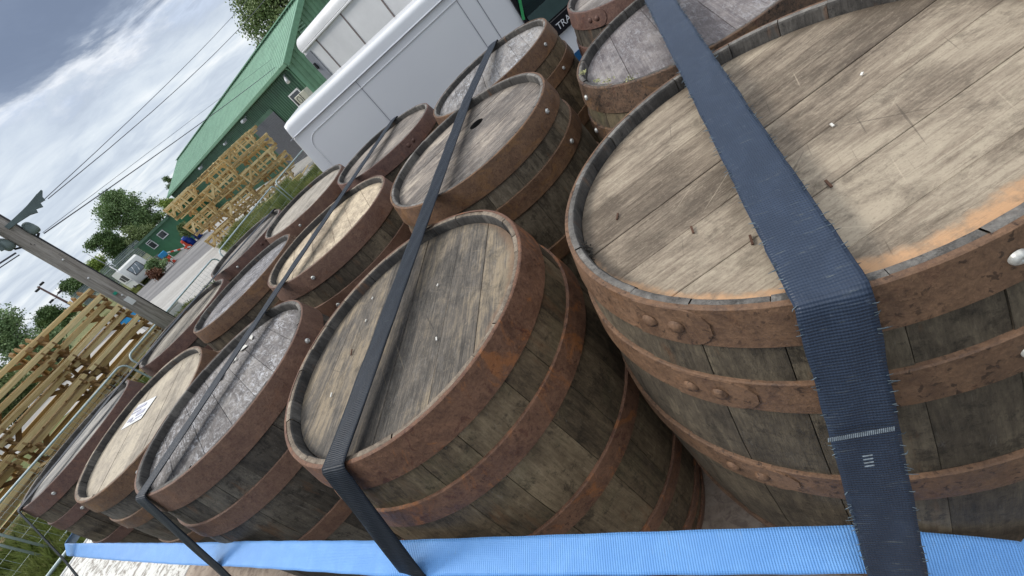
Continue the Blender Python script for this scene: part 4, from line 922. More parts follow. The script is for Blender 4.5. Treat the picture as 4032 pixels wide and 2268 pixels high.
# ------------------------------------------------------------------ barrels
RTOP, BUL, TH = .2878, .0520, .024
def ro(z): return RTOP+BUL*(1-((z-BH/2)/(BH/2))**2)
ZS = [0, .03, .10, .20, .32, .44, .56, .68, .78, .835, BH-.045, BH-.018, BH]
def stave_mesh(width):
    """one stave centred on +X, angular width `width`"""
    gap = .0005; V = []; nseg = 3
    rows = []
    for i, z in enumerate(ZS):
        r = ro(z); g = gap/r
        outer = [(r, z, -width/2+g+(width-2*g)*k/nseg) for k in range(nseg+1)]
        rows.append(outer)
    P = lambda r, z, a: (r*math.cos(a), r*math.sin(a), z)
    mb = MB(); n = nseg+1
    V = [P(*q) for row in rows for q in row]; F = []
    for i in range(len(rows)-1):
        for k in range(nseg): F.append((i*n+k, i*n+k+1, (i+1)*n+k+1, (i+1)*n+k))
    # top: chime, sloping in, then down the inner wall to the croze
    r = ro(BH); g = gap/r
    ring = [(r-.0015, BH+.0014), (r-.0095, BH+.0004), (r-.0120, BH-.0035), (r-.0130, BH-.045)]
    base = (len(rows)-1)*n; prev = [base+k for k in range(n)]; o = len(V)
    for (rr, z) in ring:
        cur = []
        for k in range(n):
            V.append(P(rr, z, -width/2+g+(width-2*g)*k/nseg)); cur.append(len(V)-1)
        for k in range(nseg): F.append((prev[k], prev[k+1], cur[k+1], cur[k]))
        prev = cur
    mb.add(V, F, True)
    # side walls
    for sgn, kk in ((-1, 0), (1, n-1)):
        S_ = []
        for i, z in enumerate(ZS):
            a = -width/2+gap/ro(z) if kk == 0 else width/2-gap/ro(z)
            S_ += [P(ro(z)-.0004, z, a), P(ro(z)-(TH if z < BH-.05 else .0118), min(z, BH-.003), a)]
        f = [(2*i, 2*i+1, 2*i+3, 2*i+2) for i in range(len(ZS)-1)]
        if sgn > 0: f = [q[::-1] for q in f]
        mb.add(S_, f, False)
    me = mb.mesh('stave', None); nf = (len(rows)-1)*nseg; nr = len(ring)*nseg
    mi = [0]*len(me.polygons)
    for q in range(nf, nf+nr): mi[q] = 1 if q < nf+2*nseg else 2
    me['mi'] = mi; return me
NW = [.205, .26, .30, .345, .235]
smesh = {w: stave_mesh(w) for w in NW}
def stave_layout(seed):
    r = random.Random(seed); ws = []; tot = 0
    while tot < 2*math.pi-.36: w = r.choice(NW); ws.append(w); tot += w
    rem = 2*math.pi-tot
    return ws, rem
hoop_cache = {}
def hoop_mesh(ztop, wid, raise_=.0026):
    key = (round(ztop, 3), round(wid, 3))
    if key in hoop_cache: return hoop_cache[key]
    mb = MB(); t = .0022
    z0, z1 = BH-ztop-wid, BH-ztop
    def R(z): return ro(min(max(z, 0), BH))+raise_
    prof = [(R(z0)-.004, z0), (R(z0)+.0002, z0), (R(z0)+t, z0+.0012), (R((z0+z1)/2)+t, (z0+z1)/2), (R(z1)+t, z1-.0012), (R(z1)+.0004, z1), (R(z1)-.004, z1)]
    mb.lathe(prof[2:5], 96); mb.lathe(prof[:3], 96, smooth=False); mb.lathe(prof[4:], 96, smooth=False); me = mb.mesh('hoop', None); hoop_cache[key] = me; return me
def flap_mesh(ztop, wid):
    """overlapping rounded end of the hoop strap"""
    key = ('f', round(ztop, 3), round(wid, 3))
    if key in hoop_cache: return hoop_cache[key]
    mb = MB(); z0, z1 = BH-ztop-wid, BH-ztop; zm = (z0+z1)/2; t = .0062; V = []; F = []
    n = 14; cols = []
    for i in range(n+1):
        a = .30*i/n; 
        e = max(0, (a-.20)/.10); hw = (wid/2-.001)*math.sqrt(max(0, 1-e*e*.92)); cols.append((a, hw))
    for (a, hw) in cols:
        for zz_ in (zm-hw, zm+hw):
            for d in (.0, t): V.append(((ro(zz_)+d+.0005)*math.cos(a), (ro(zz_)+d+.0005)*math.sin(a), zz_))
    for i in range(n):
        o = i*4; F += [(o+1, o+5, o+7, o+3), (o, o+4, o+5, o+1), (o+2, o+3, o+7, o+6)]
    F += [(0, 1, 3, 2), (n*4, n*4+2, n*4+3, n*4+1)]
    mb.add(V, F); me = mb.mesh('hoop_end', None); hoop_cache[key] = me; return me
def rivet_mesh(r, h): mb = MB(); mb.lathe([(r, 0), (r*.93, h*.45), (r*.6, h*.85), (0, h)], 12); return mb.mesh('rivet', None)
rv = rivet_mesh(.0095, .006)
mbs = MB(); mbs.lathe([(.0085, 0), (.0085, .002), (.0078, .0045), (.005, .0068), (.0025, .0066), (.0018, .0052), (0, .005)], 16); stud = mbs.mesh('hoop_stud', None)
def plank_meshes(seed, n=7, rad=.2735):
    r = random.Random(seed); ws = [r.uniform(.8, 1.25) for _ in range(n)]; s = sum(ws); ys = [-rad]; 
    for w in ws: ys.append(ys[-1]+2*rad*w/s)
    out = []
    for i in range(n):
        y0, y1 = ys[i]+.0004, ys[i+1]-.0004
        if i == 0: y0 = -rad*.9995
        if i == n-1: y1 = rad*.9995
        pts = []
        k = 10
        for j in range(k+1): y = y0+(y1-y0)*j/k; pts.append((math.sqrt(max(rad*rad-y*y, 1e-8)), y))
        for j in range(k+1): y = y1+(y0-y1)*j/k; pts.append((-math.sqrt(max(rad*rad-y*y, 1e-8)), y))
        c = .0007; mb = MB(); N = len(pts)
        def ins(p):
            yy = min(max(p[1], y0+c), y1-c); return (p[0]*(1-c/rad), yy)
        cut = r.uniform(-.0007, .0007)
        V = [(x, y, -.02) for x, y in pts]+[(x, y, -c+cut) for x, y in pts]+[(*ins(p), cut) for p in pts]
        F = [(j, (j+1) % N, N+(j+1) % N, N+j) for j in range(N)]+[(N+j, N+(j+1) % N, 2*N+(j+1) % N, 2*N+j) for j in range(N)]+[tuple(range(2*N, 3*N))]
        mb.add(V, F); out.append(mb.mesh('head_plank', None))
    return out
zinc = simple('zinc stud', (.60, .60, .56), .38, metal=.35, var=.2, scale=200)
inner_dark = simple('dark barrel inside', (.02, .018, .016), .9)
botm = MB(); botm.lathe([(0, .03), (.258, .03), (.258, .05), (0, .05)], 40); botm = botm.mesh('bottom_head', None)
corem = MB(); corem.lathe([(.0, .05), (.25, .05), (.295, .3), (.299, .44), (.295, .58), (.252, BH-.05), (0, BH-.05)], 40); corem = corem.mesh('liner', None)
# head materials
HM = {
 'A': mk_head('head pale tan oak', (.112, .084, .058), (.250, .198, .143), (.42, .350, .258), 2.6, .75, .10, (.62, .56, .40), 0, (R_(82), (.58, .34, .18), .9), .6),
 'B': mk_head('head slate grey oak', (0.097, 0.081, 0.080), (0.173, 0.151, 0.147), (0.302, 0.273, 0.255), 3.5, .7, .45, (.46, .46, .47)),
 'C': mk_head('head dark grey oak with tan wear', (0.046, 0.040, 0.032), (0.116, 0.099, 0.080), (0.291, 0.230, 0.152), 2.6, .9, .15, (.42, .39, .35), .05, (R_(60), (.28, .17, .10), .5), .65),
 'D': mk_head('head silver tan oak', (0.106, 0.090, 0.077), (0.263, 0.222, 0.185), (0.515, 0.439, 0.343), 2.6, 1.0, .25, (.60, .57, .52)),
 'E': mk_head('head silvery oak', (0.110, 0.099, 0.092), (0.231, 0.212, 0.199), (0.381, 0.353, 0.323), 4.5, .7, .85, (.58, .60, .62), .1),
 'F': mk_head('head brown grey oak', (0.092, 0.077, 0.063), (0.221, 0.187, 0.157), (0.381, 0.332, 0.274), 3.4, 1.1, .3, (.5, .48, .46)),
 'G': mk_head('head honey oak', (0.193, 0.149, 0.097), (0.420, 0.333, 0.233), (0.672, 0.556, 0.392), 6.5, .25, .15, (.66, .60, .48), 0, None, .35),
 'H': mk_head('head beige grey oak', (0.156, 0.135, 0.105), (0.304, 0.268, 0.218), (0.470, 0.417, 0.343), 3.5, 1.0, .3, (.58, .56, .54)),
 'I': mk_head('head charcoal oak with white scratches', (0.060, 0.054, 0.055), (0.126, 0.116, 0.114), (0.213, 0.193, 0.181), 4.0, .9, 1.0, (.62, .62, .64), .15),
 'J': mk_head('head dull grey oak', (0.092, 0.081, 0.071), (0.200, 0.177, 0.152), (0.336, 0.300, 0.255), 4.0, 1.0, .4, (.5, .5, .5)),
 'K': mk_head('head speckled grey oak', (0.069, 0.061, 0.057), (0.152, 0.136, 0.128), (0.291, 0.268, 0.245), 6.5, .4, .95, (.56, .56, .57), .5, None, .7),
 'L': mk_head('head beige oak', (0.175, 0.149, 0.109), (0.347, 0.293, 0.223), (0.515, 0.444, 0.333), 4.5, .3, .2, (.6, .57, .5), 0, None, .25),
 'M': mk_head('head streaked grey oak', (0.078, 0.077, 0.076), (0.200, 0.192, 0.180), (0.403, 0.374, 0.323), 3.2, 1.3, .3, (.55, .54, .5)),
 'N': mk_head('head olive grey oak', (0.110, 0.095, 0.076), (0.231, 0.202, 0.162), (0.381, 0.342, 0.274), 4.0, 1.1, .2, (.5, .5, .5)),
 'P': mk_head('head mauve grey oak', (0.147, 0.126, 0.109), (0.273, 0.237, 0.209), (0.426, 0.380, 0.333), 4.0, .9, .4, (.5, .5, .5)),
}
SMt = {
 'tan': mk_stave('staves grey brown', (.042, .033, .023), (.110, .087, .058), (.230, .185, .122), .0, .22),
 'warm': mk_stave('staves warm brown', (.050, .036, .021), (.150, .107, .062), (.300, .225, .135), .12, .3),
 'dark': mk_stave('staves blackened', (.030, .025, .020), (.082, .069, .053), (.180, .155, .118), .0, .4),
 'pale': mk_stave('staves weathered pale', (.066, .052, .034), (.178, .144, .098), (.320, .268, .190), .05, .4),
 'moss': mk_stave('staves mossy', (.042, .033, .022), (.110, .086, .053), (.210, .168, .096), .35, .3),
}
RMt = {
 'orange': mk_rust('rust orange brown', (.172, .098, .056), (.092, .052, .032), (.28, .135, .055), .9, .22),
 'blotch': mk_rust('rust blotched red', (.180, .092, .054), (.092, .044, .028), (.38, .14, .04), .6, .55),
 'brown': mk_rust('rust even brown', (.165, .094, .062), (.110, .054, .038), (.26, .12, .055), .45, .2),
 'purple': mk_rust('rust purple brown', (.140, .078, .058), (.082, .040, .033), (.27, .11, .06), .4, .3),
 'black': mk_rust('blackened rust', (.120, .072, .044), (.020, .016, .013), (.22, .12, .05), .85, .5),
 'dull': mk_rust('rust dull brown', (.158, .088, .048), (.092, .050, .030), (.27, .135, .045), .5, .4),
}
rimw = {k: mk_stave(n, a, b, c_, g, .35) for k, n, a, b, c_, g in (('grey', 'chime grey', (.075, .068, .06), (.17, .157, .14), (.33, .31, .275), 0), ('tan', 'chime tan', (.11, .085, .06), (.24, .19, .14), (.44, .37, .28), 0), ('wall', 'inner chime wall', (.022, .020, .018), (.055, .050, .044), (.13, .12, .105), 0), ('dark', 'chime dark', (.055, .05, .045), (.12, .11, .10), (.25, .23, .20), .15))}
BAR = {   # x, y, rim z, tilt x, tilt y, plank angle, stave, hoop, n planks, overlap angles(head, quarter, bilge), stud angle, hoop offsets, group label
 'A': (0.3760, 0.4372, 2.2371, 0.0127, 0.0053, 170, 'tan', 'orange', 7, (-160, -156, -155), -106, (.000, .050, .101, .046, .277, .052)),
 'B': (0.7514, 0.9819, 2.2114, 0.0079, -0.0100, -118.8, 'moss', 'black', 6, (60, 70, 80), -193, (.0, .06, .10, .036, .29, .05)),
 'C': (-0.2044, 0.7888, 2.2264, 0.0126, -0.0052, -118.7, 'warm', 'blotch', 6, (80, 90, 100), None, (.0, .058, .118, .05, .31, .05)),
 'D': (0.2008, 1.3718, 2.2362, -0.0003, -0.0338, 2.7, 'pale', 'dull', 8, (100, 120, 90), -52, (.0, .062, .108, .05, .29, .05)),
 'E': (0.5446, 1.9437, 2.2233, -0.0166, -0.0132, -108.7, 'warm', 'dull', 7, (100, 120, 90), -58.3, (.0, .062, .112, .045, .29, .05)),
 'F': (0.0196, 2.3490, 2.2228, 0.0168, -0.0113, 12, 'tan', 'purple', 7, (-72, 120, 90), None, (.0, .062, .112, .045, .29, .05)),
 'G': (-0.3586, 1.7685, 2.2315, 0.0260, 0.0060, -87.9, 'tan', 'brown', 6, (100, 20, 90), -108.1, (.0, .062, .118, .06, .30, .05)),
 'H': (-0.5217, 2.7497, 2.2207, 0.0083, -0.0200, 40, 'dark', 'brown', 7, (100, 20, 90), -100, (.0, .062, .112, .045, .29, .05)),
 'I': (-0.8794, 2.1911, 2.2251, 0.0027, 0.0323, -168, 'tan', 'dull', 7, (10, 20, 90), None, (.0, .060, .112, .045, .29, .05)),
 'J': (-1.0458, 3.1589, 2.2170, 0.0157, -0.0136, 30, 'dark', 'purple', 7, (-60, 20, 90), -100, (.0, .062, .112, .045, .29, .05)),
 'K': (-0.7547, 1.2069, 2.2354, 0.0165, 0.0043, -63.8, 'dark', 'brown', 7, (120, 90, 100), -20.9, (.0, .062, .125, .052, .31, .05)),
 'L': (-1.2928, 1.6639, 2.2144, 0.0020, -0.0615, 80, 'dark', 'dull', 6, (-70, 90, 100), -80, (.0, .060, .120, .05, .30, .05)),
 'M': (-1.8651, 2.1109, 2.2266, -0.0314, -0.0052, 20, 'tan', 'purple', 7, (120, 90, 100), -88.5, (.0, .062, .115, .052, .30, .05)),
 'N': (-1.4182, 2.6106, 2.2125, 0.0024, -0.0000, 60, 'dark', 'purple', 7, (-60, 90, 100), None, (.0, .062, .115, .052, .30, .05)),
 'P': (1.0963, 1.5494, 2.2235, -0.0014, -0.0430, -20, 'dark', 'purple', 7, (-168, 90, 100), None, (.0, .055, .115, .045, .30, .05)),
}
BLAB = {
 'A': 'largest nearest barrel with pale tan head and orange brown hoops under the frayed strap',
 'B': 'slate grey headed barrel with blackened hoop and yellow lichen on its rim',
 'C': 'near barrel with dark grey head, tan worn streak and red blotched rusty hoops',
 'D': 'silver tan barrel with a round bung hole in its head',
 'E': 'silvery white streaked barrel nearest the white van window',
 'F': 'brown grey headed barrel with purplish hoop in front of the white van side',
 'G': 'honey coloured head barrel crossed by the strap in the middle row',
 'H': 'beige grey barrel between the van rear corner and the grass',
 'I': 'charcoal headed barrel covered in white scratches',
 'J': 'farthest dull grey barrel at the mesh fence end of the back row',
 'K': 'speckled grey barrel with white flakes on its head along the front row',
 'L': 'beige headed barrel with a white paper label stuck on it',
 'M': 'far left end barrel of the front row with streaked grey head',
 'N': 'olive grey barrel in the middle row near the foot of the telegraph pole',
 'P': 'mauve grey barrel at the top edge of the frame in front of the van lettering',
}
ROOT = {}
for bi, (k, b) in enumerate(BAR.items()):
    nrm = Vector((b[3], b[4], 1)).normalized()
    rot = Vector((0, 0, 1)).rotation_difference(nrm).to_matrix().to_4x4()
    base = Vector((b[0], b[1], b[2]))-nrm*(BH+.001)
    t = thing('whisky_barrel', BLAB[k], 'barrel', (0, 0, 0), group='whisky barrels strapped on the flatbed')
    t.matrix_world = Matrix.Translation(base) @ rot; ROOT[k] = t
    R = random.Random(100+bi)
    ws, rem = stave_layout(bi+3); a = R.random()*6.28
    scale_w = 2*math.pi/(sum(ws))
    # last gap closed by one stave of the nearest width; all others keep their shared mesh
    fit = min(NW+[.30], key=lambda w: abs(w-rem)); 
    if rem > .12:
        key = round(rem, 3)
        if key not in smesh: smesh[key] = stave_mesh(key)
        ws.append(key)
    else:
        last = ws.pop(); key = round(last+rem, 3)
        if key not in smesh: smesh[key] = stave_mesh(key)
        ws.append(key)
    R.shuffle(ws)
    rimkey = {'A': 'grey', 'B': 'dark', 'C': 'tan', 'K': 'dark', 'I': 'dark', 'D': 'grey', 'G': 'tan', 'L': 'tan'}.get(k, 'grey')
    for w in ws:
        me_ = smesh[w]
        if not me_.materials:
            me_.materials.append(SMt['tan']); me_.materials.append(rimw['grey']); me_.materials.append(rimw['dark']); me_.polygons.foreach_set('material_index', list(me_['mi'])); me_.update()
        s = mobj('stave', me_, t)
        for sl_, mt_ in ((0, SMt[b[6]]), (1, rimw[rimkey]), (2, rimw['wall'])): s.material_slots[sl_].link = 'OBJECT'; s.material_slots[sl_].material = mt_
        s.rotation_euler = (0, 0, a+w/2); a += w
        dr = R.uniform(-.0009, .0007); s.location = (dr*math.cos(a-w/2), dr*math.sin(a-w/2), R.uniform(-.0016, .0008))
    mobj('bottom_head', botm, t, mat=SMt['tan']); mobj('liner', corem, t, mat=inner_dark)
    for i, pm_ in enumerate(plank_meshes(bi+11, b[8])):
        p = mobj('head_plank', pm_, t, mat=HM[k]); p.rotation_euler = (0, 0, R_(b[5])); p.location = (0, 0, BH-.021)
    hz = b[11]; hs = [(hz[0]-.001, hz[1]), (hz[2], hz[3]), (hz[4], hz[5]), (BH-hz[4]-hz[5], hz[5]), (BH-hz[2]-hz[3], hz[3]), (BH-hz[1]-.0, hz[1])]
    ov = list(b[9])+[x+180 for x in b[9]]
    for i, (z, w) in enumerate(hs):
        mat = RMt[b[7]]
        h = mobj('hoop', hoop_mesh(z, w), t, mat=mat); h.rotation_euler = (0, 0, R.random()*6)
        if i < 3:
            fl = mobj('hoop_end', flap_mesh(z, w), h, mat=mat); fl.rotation_euler = (0, 0, R_(ov[i])-.12-h.rotation_euler[2])
            zm = BH-z-w/2
            for da in (-.055, .055):
                aa_ = R_(ov[i])+da; rr = ro(zm)+.0062
                r_ = mobj('rivet', rv, h, mat=mat)
                r_.matrix_local = Matrix.Rotation(-h.rotation_euler[2], 4, 'Z') @ Matrix.Rotation(aa_, 4, 'Z') @ Matrix.Translation((rr, 0, zm)) @ Matrix.Rotation(math.pi/2, 4, 'Y')
            if b[10] is not None:
                aa_ = R_(b[10]-i*1.0); rr = ro(zm)+.0044
                r_ = mobj('hoop_stud', stud, h, mat=zinc)
                sc = .8 if k == 'A' else .85
                r_.matrix_local = Matrix.Rotation(-h.rotation_euler[2], 4, 'Z') @ Matrix.Rotation(aa_, 4, 'Z') @ Matrix.Translation((rr, 0, zm)) @ Matrix.Rotation(math.pi/2, 4, 'Y') @ Matrix.Scale(sc, 4)
def local_head(k, x, y, z=0.0):
    """world-aligned offset (x, y) from the centre of barrel k's head, z above the head surface, in barrel space"""
    return Vector((x, y, BH-.021+z))
# bung hole through the head of barrel D
cutm = MB(); cutm.lathe([(0, -.1), (.026, -.1), (.026, .1), (0, .1)], 28); cutm.f = cutm.f; cut = cutm.build('cutter')
cut.parent = ROOT['D']; cut.location = local_head('D', .075, .077)
bpy.context.view_layer.update()
for o in [c for c in ROOT['D'].children if c.name.startswith('head_plank')]:
    md = o.modifiers.new('b', 'BOOLEAN'); md.object = cut; md.operation = 'DIFFERENCE'; md.solver = 'EXACT'
bpy.context.view_layer.update(); dg = bpy.context.evaluated_depsgraph_get()
for o in [c for c in ROOT['D'].children if c.name.startswith('head_plank')]:
    ev = o.evaluated_get(dg); nm = bpy.data.meshes.new_from_object(ev); mt = o.material_slots[0].material
    o.modifiers.clear(); o.data = nm
    if not nm.materials: nm.materials.append(mt)
    o.material_slots[0].link = 'OBJECT'; o.material_slots[0].material = mt
bpy.data.objects.remove(cut)
mb = MB(); mb.lathe([(.0262, -.03), (.0262, -.0008)], 28); q = mb.build('bung_hole_wall', inner_dark, ROOT['D']); q.location = local_head('D', .075, .077)
# paper label on barrel L
pl = thing('paper_label', 'torn white paper label with faint print stuck on the beige barrel head', 'label')
pl.matrix_world = ROOT['L'].matrix_world @ Matrix.Translation(local_head('L', -.085, .122, .0015)) @ Matrix.Rotation(R_(-28), 4, 'Z')
paper = simple('white paper', (.72, .72, .70), .7, var=.05, scale=30); ink = simple('faint ink', (.42, .42, .50), .7)
mb = MB(); mb.add([(-.078, -.05, 0), (.07, -.048, .001), (.082, .045, 0), (-.06, .052, .001), (-.078, -.05, .001), (.07, -.048, .002), (.082, .045, .001), (-.06, .052, .002)], [(3, 2, 1, 0), (4, 5, 6, 7), (0, 1, 5, 4), (1, 2, 6, 5), (2, 3, 7, 6), (3, 0, 4, 7)]); mb.build('paper', paper, pl)
mb = MB()
for i, (x, y, w, h) in enumerate(((-.02, .030, .09, .012), (-.03, .012, .07, .006), (.02, -.006, .06, .016), (-.04, -.02, .03, .014), (.03, -.028, .05, .006), (-.01, -.034, .03, .005))): mb.box((x, y, .0026), (w, h, .0006))
mb.build('print', ink, pl)
# loose flakes on K, lichen on the rim of B, debris on A and C
FL = ['longest white flake beside the strap on the speckled grey barrel head', 'white flake touching the upper edge of the strap on the speckled grey head', 'broad white flake nearest the far rim of the speckled grey head', 'folded white flake alone near the left of the speckled grey head', 'small white flake beside the folded one on the speckled grey head', 'last white flake under the strap at the far rim of the speckled head', 'tiny white flake between the larger ones on the speckled grey head']
flake = simple('white flake', (.70, .68, .62), .7, var=.1)
Kc = ROOT['K'].matrix_world
for i, (x, y, s) in enumerate(((-.06, .13, .022), (-.02, .16, .016), (.02, .19, .02), (-.125, .06, .018), (-.12, .05, .012), (.05, .215, .015), (-.005, .155, .009))):
    mb = MB(); n = 6; R = random.Random(i); P = [(s*math.cos(a)*R.uniform(.5, 1.3), s*.55*math.sin(a)*R.uniform(.6, 1.2), .001+R.random()*.004) for a in np.linspace(0, 6.28, n+1)[:-1]]
    mb.add(P+[(x_, y_, z_+.0015) for x_, y_, z_ in P], [tuple(range(n))[::-1], tuple(range(n, 2*n))]+[(j, (j+1) % n, n+(j+1) % n, n+j) for j in range(n)])
    o = mb.build('wood_flake', flake); o.matrix_world = Kc @ Matrix.Translation(local_head('K', x, y, .001)) @ Matrix.Rotation(R.random()*6, 4, 'Z'); tag(o, FL[i], 'flake', 'white flakes on the speckled barrel head')
lich = simple('yellow green lichen', (.42, .42, .20), .9, var=.3, scale=60)
for i, a in enumerate((176, 186, 200, 152)):
    R = random.Random(i+50); rr = .272+R.uniform(-.006, .006); Q = []
    for j in range(34):
        v = np.array([R.gauss(0, .008), R.gauss(0, .004), abs(R.gauss(0, .003))]); u = np.array([R.gauss(0, 1), R.gauss(0, 1), R.gauss(0, 1)]); u /= np.linalg.norm(u); w = np.cross(u, [0.3, .5, .8]); s = .0028
        Q += [v-u*s, v-w*s, v+u*s, v+w*s]
    o = mobj('lichen', fast_mesh('lichen', np.array(Q), 4, lich)); o.matrix_world = ROOT['B'].matrix_world @ Matrix.Rotation(R_(a), 4, 'Z') @ Matrix.Translation((rr, 0, BH+.002)) @ Matrix.Rotation(math.pi/2, 4, 'Z')
    o.parent = ROOT['B']; o.matrix_parent_inverse = ROOT['B'].matrix_world.inverted()
dk = simple('rotten wood crumbs', (.03, .026, .02), .9, var=.4, scale=300)
for i, (a, rr, n_) in enumerate(((163, .270, 60), (166, .2745, 40), (-62, .268, 30))):
    R = random.Random(i+80); Q = []
    for j in range(n_):
        v = np.array([R.gauss(0, .0055), R.gauss(0, .0022), R.gauss(0, .004)]); u = np.array([R.gauss(0, 1), R.gauss(0, 1), R.gauss(0, 1)]); u /= np.linalg.norm(u); w = np.cross(u, [0.3, .5, .8]); sz = .0022
        Q += [v-u*sz, v-w*sz, v+u*sz, v+w*sz]
    o = mobj('rotten_crumbs', fast_mesh('rotten_crumbs', np.array(Q), 4, dk), ROOT['A']); o.matrix_local = Matrix.Rotation(R_(a), 4, 'Z') @ Matrix.Translation((rr, 0, BH-.010)) @ Matrix.Rotation(math.pi/2, 4, 'Z')
strawm = simple('brown splinter', (.10, .05, .03), .8)
BITS = ['thin brown splinter nearest the left rim of the pale tan head', 'brown splinter low on the pale tan head, left of the strap', 'brown splinter highest on the left part of the pale tan head', 'brown splinter touching the left edge of the wide frayed strap',
 'white chip near the lower left rim of the pale tan head', 'white chip just right of the frayed strap on the pale tan head', 'white chip farthest right on the pale tan head', 'long brown splinter left of the strap on the dark grey head', 'white chip in the lower left of the dark grey head',
 'white chip right of the strap low on the dark grey head', 'white chip nearest the far rim of the dark grey head', 'white chip close above the strap on the dark grey head', 'white chip near the middle of the dark grey head']
for i, (k, x, y, a, s, mt) in enumerate((('A', -.165, -.03, 1.0, .012, strawm), ('A', -.15, -.105, .9, .014, strawm), ('A', -.19, .10, .7, .012, strawm), ('A', -.055, -.12, 1.1, .012, strawm), ('A', -.12, -.175, .2, .005, flake), ('A', .03, -.06, 1.2, .005, flake), ('A', .12, -.03, .2, .004, flake),
    ('C', -.13, .06, 1.2, .016, strawm), ('C', -.19, -.02, 1.0, .009, flake), ('C', .05, -.13, 1.2, .007, flake), ('C', -.05, .2, .5, .006, flake), ('C', -.08, .13, .5, .006, flake), ('C', .10, .02, .5, .005, flake))):
    mb = MB(); mb.bar((-s/2, 0, .0015), (s/2, 0, .003), .0025, .0018); o = mb.build('splinter' if mt is strawm else 'chip', mt)
    o.matrix_world = ROOT[k].matrix_world @ Matrix.Translation(local_head(k, x, y, .0005)) @ Matrix.Rotation(a, 4, 'Z')
    tag(o, BITS[i], 'debris', 'splinters and chips on the barrel heads')

# ------------------------------------------------------------------ straps
web_a = mk_webbing('frayed navy webbing', (.028, .042, .070), (.042, .062, .102), .45, 1.0, .40, .0)
web_d = mk_webbing('navy webbing', (.007, .011, .018), (.014, .021, .033), .25, 1.0, .45, .0)
web_b = mk_webbing('light blue webbing', (.13, .35, .76), (.19, .45, .87), .35, 1.0, .5, .3)
def ribbon(name, pts, wdirs, width, mat, th=.0022, sub=.02, wob=0.0, parent=None, seed=0):
    """strap through pts; wdirs: unit width vector at each point"""
    P = []; Wd = []
    for i in range(len(pts)-1):
        L = (pts[i+1]-pts[i]).length; n = max(1, int(L/sub))
        for j in range(n): t_ = j/n; P.append(pts[i].lerp(pts[i+1], t_)); Wd.append(wdirs[i].lerp(wdirs[i+1], t_).normalized())
    P.append(pts[-1]); Wd.append(wdirs[-1]); R = random.Random(seed)
    NA = 9; mb = MB(); V = []; UV = []; dist = 0; F = []
    for i, (p, w) in enumerate(zip(P, Wd)):
        if i: dist += (P[i]-P[i-1]).length
        d = (P[min(i+1, len(P)-1)]-P[max(i-1, 0)]).normalized(); n = d.cross(w).normalized(); w = n.cross(d).normalized()
        if n.dot(Vector((0, 0, 1))+O2*.9) < 0: n = -n
        hw = width/2*(1+.012*math.sin(dist*60)+R.uniform(-wob, wob))
        for k in range(NA+1):
            u = k/NA; off = -hw+2*hw*u; lift = th*(.8+.2*(1-(2*u-1)**4)) + .0006*math.sin(dist*37+k)*(1 if wob else .4)
            V.append(p+w*off+n*lift); UV.append((u, dist))
        for k in (0, NA): V.append(p+w*(-hw if k == 0 else hw)); UV.append((k/NA, dist))
    m_ = NA+3
    for i in range(len(P)-1):
        a = i*m_; b = a+m_
        for k in range(NA): F.append((a+k, a+k+1, b+k+1, b+k))
        F.append((a+NA+1, a, b, b+NA+1)); F.append((a+NA, a+NA+2, b+NA+2, b+NA)); F.append((a+NA+2, a+NA+1, b+NA+1, b+NA+2))
    me = bpy.data.meshes.new(name); me.from_pydata([tuple(v) for v in V], [], F); me.materials.append(mat)
    uvl = me.uv_layers.new(name='UVMap'); vi = np.zeros(len(me.loops), dtype=np.int32); me.loops.foreach_get('vertex_index', vi)
    uvl.data.foreach_set('uv', np.array(UV, np.float32)[vi].ravel()); me.polygons.foreach_set('use_smooth', [True]*len(me.polygons)); me.update()
    import bmesh
    bm = bmesh.new(); bm.from_mesh(me); bmesh.ops.recalc_face_normals(bm, faces=bm.faces); bm.to_mesh(me); bm.free()
    o = mobj(name, me, parent); o.data['pts'] = len(P); return o, P, Wd
def rim_hits(k, p0, d):
    b = BAR[k]; c = Vector((b[0], b[1], 0)); q = Vector((p0.x, p0.y, 0))-c; B_ = q.dot(d); C_ = q.dot(q)-.2975**2; D_ = B_*B_-C_
    if D_ < 0: return []
    out = []
    for s in (-B_-math.sqrt(D_), -B_+math.sqrt(D_)):
        w = Vector((p0.x, p0.y, 0))+d*s; nz = b[2]-(b[3]*(w.x-b[0])+b[4]*(w.y-b[1])); out.append((s, Vector((w.x, w.y, nz+.0045))))
    return out
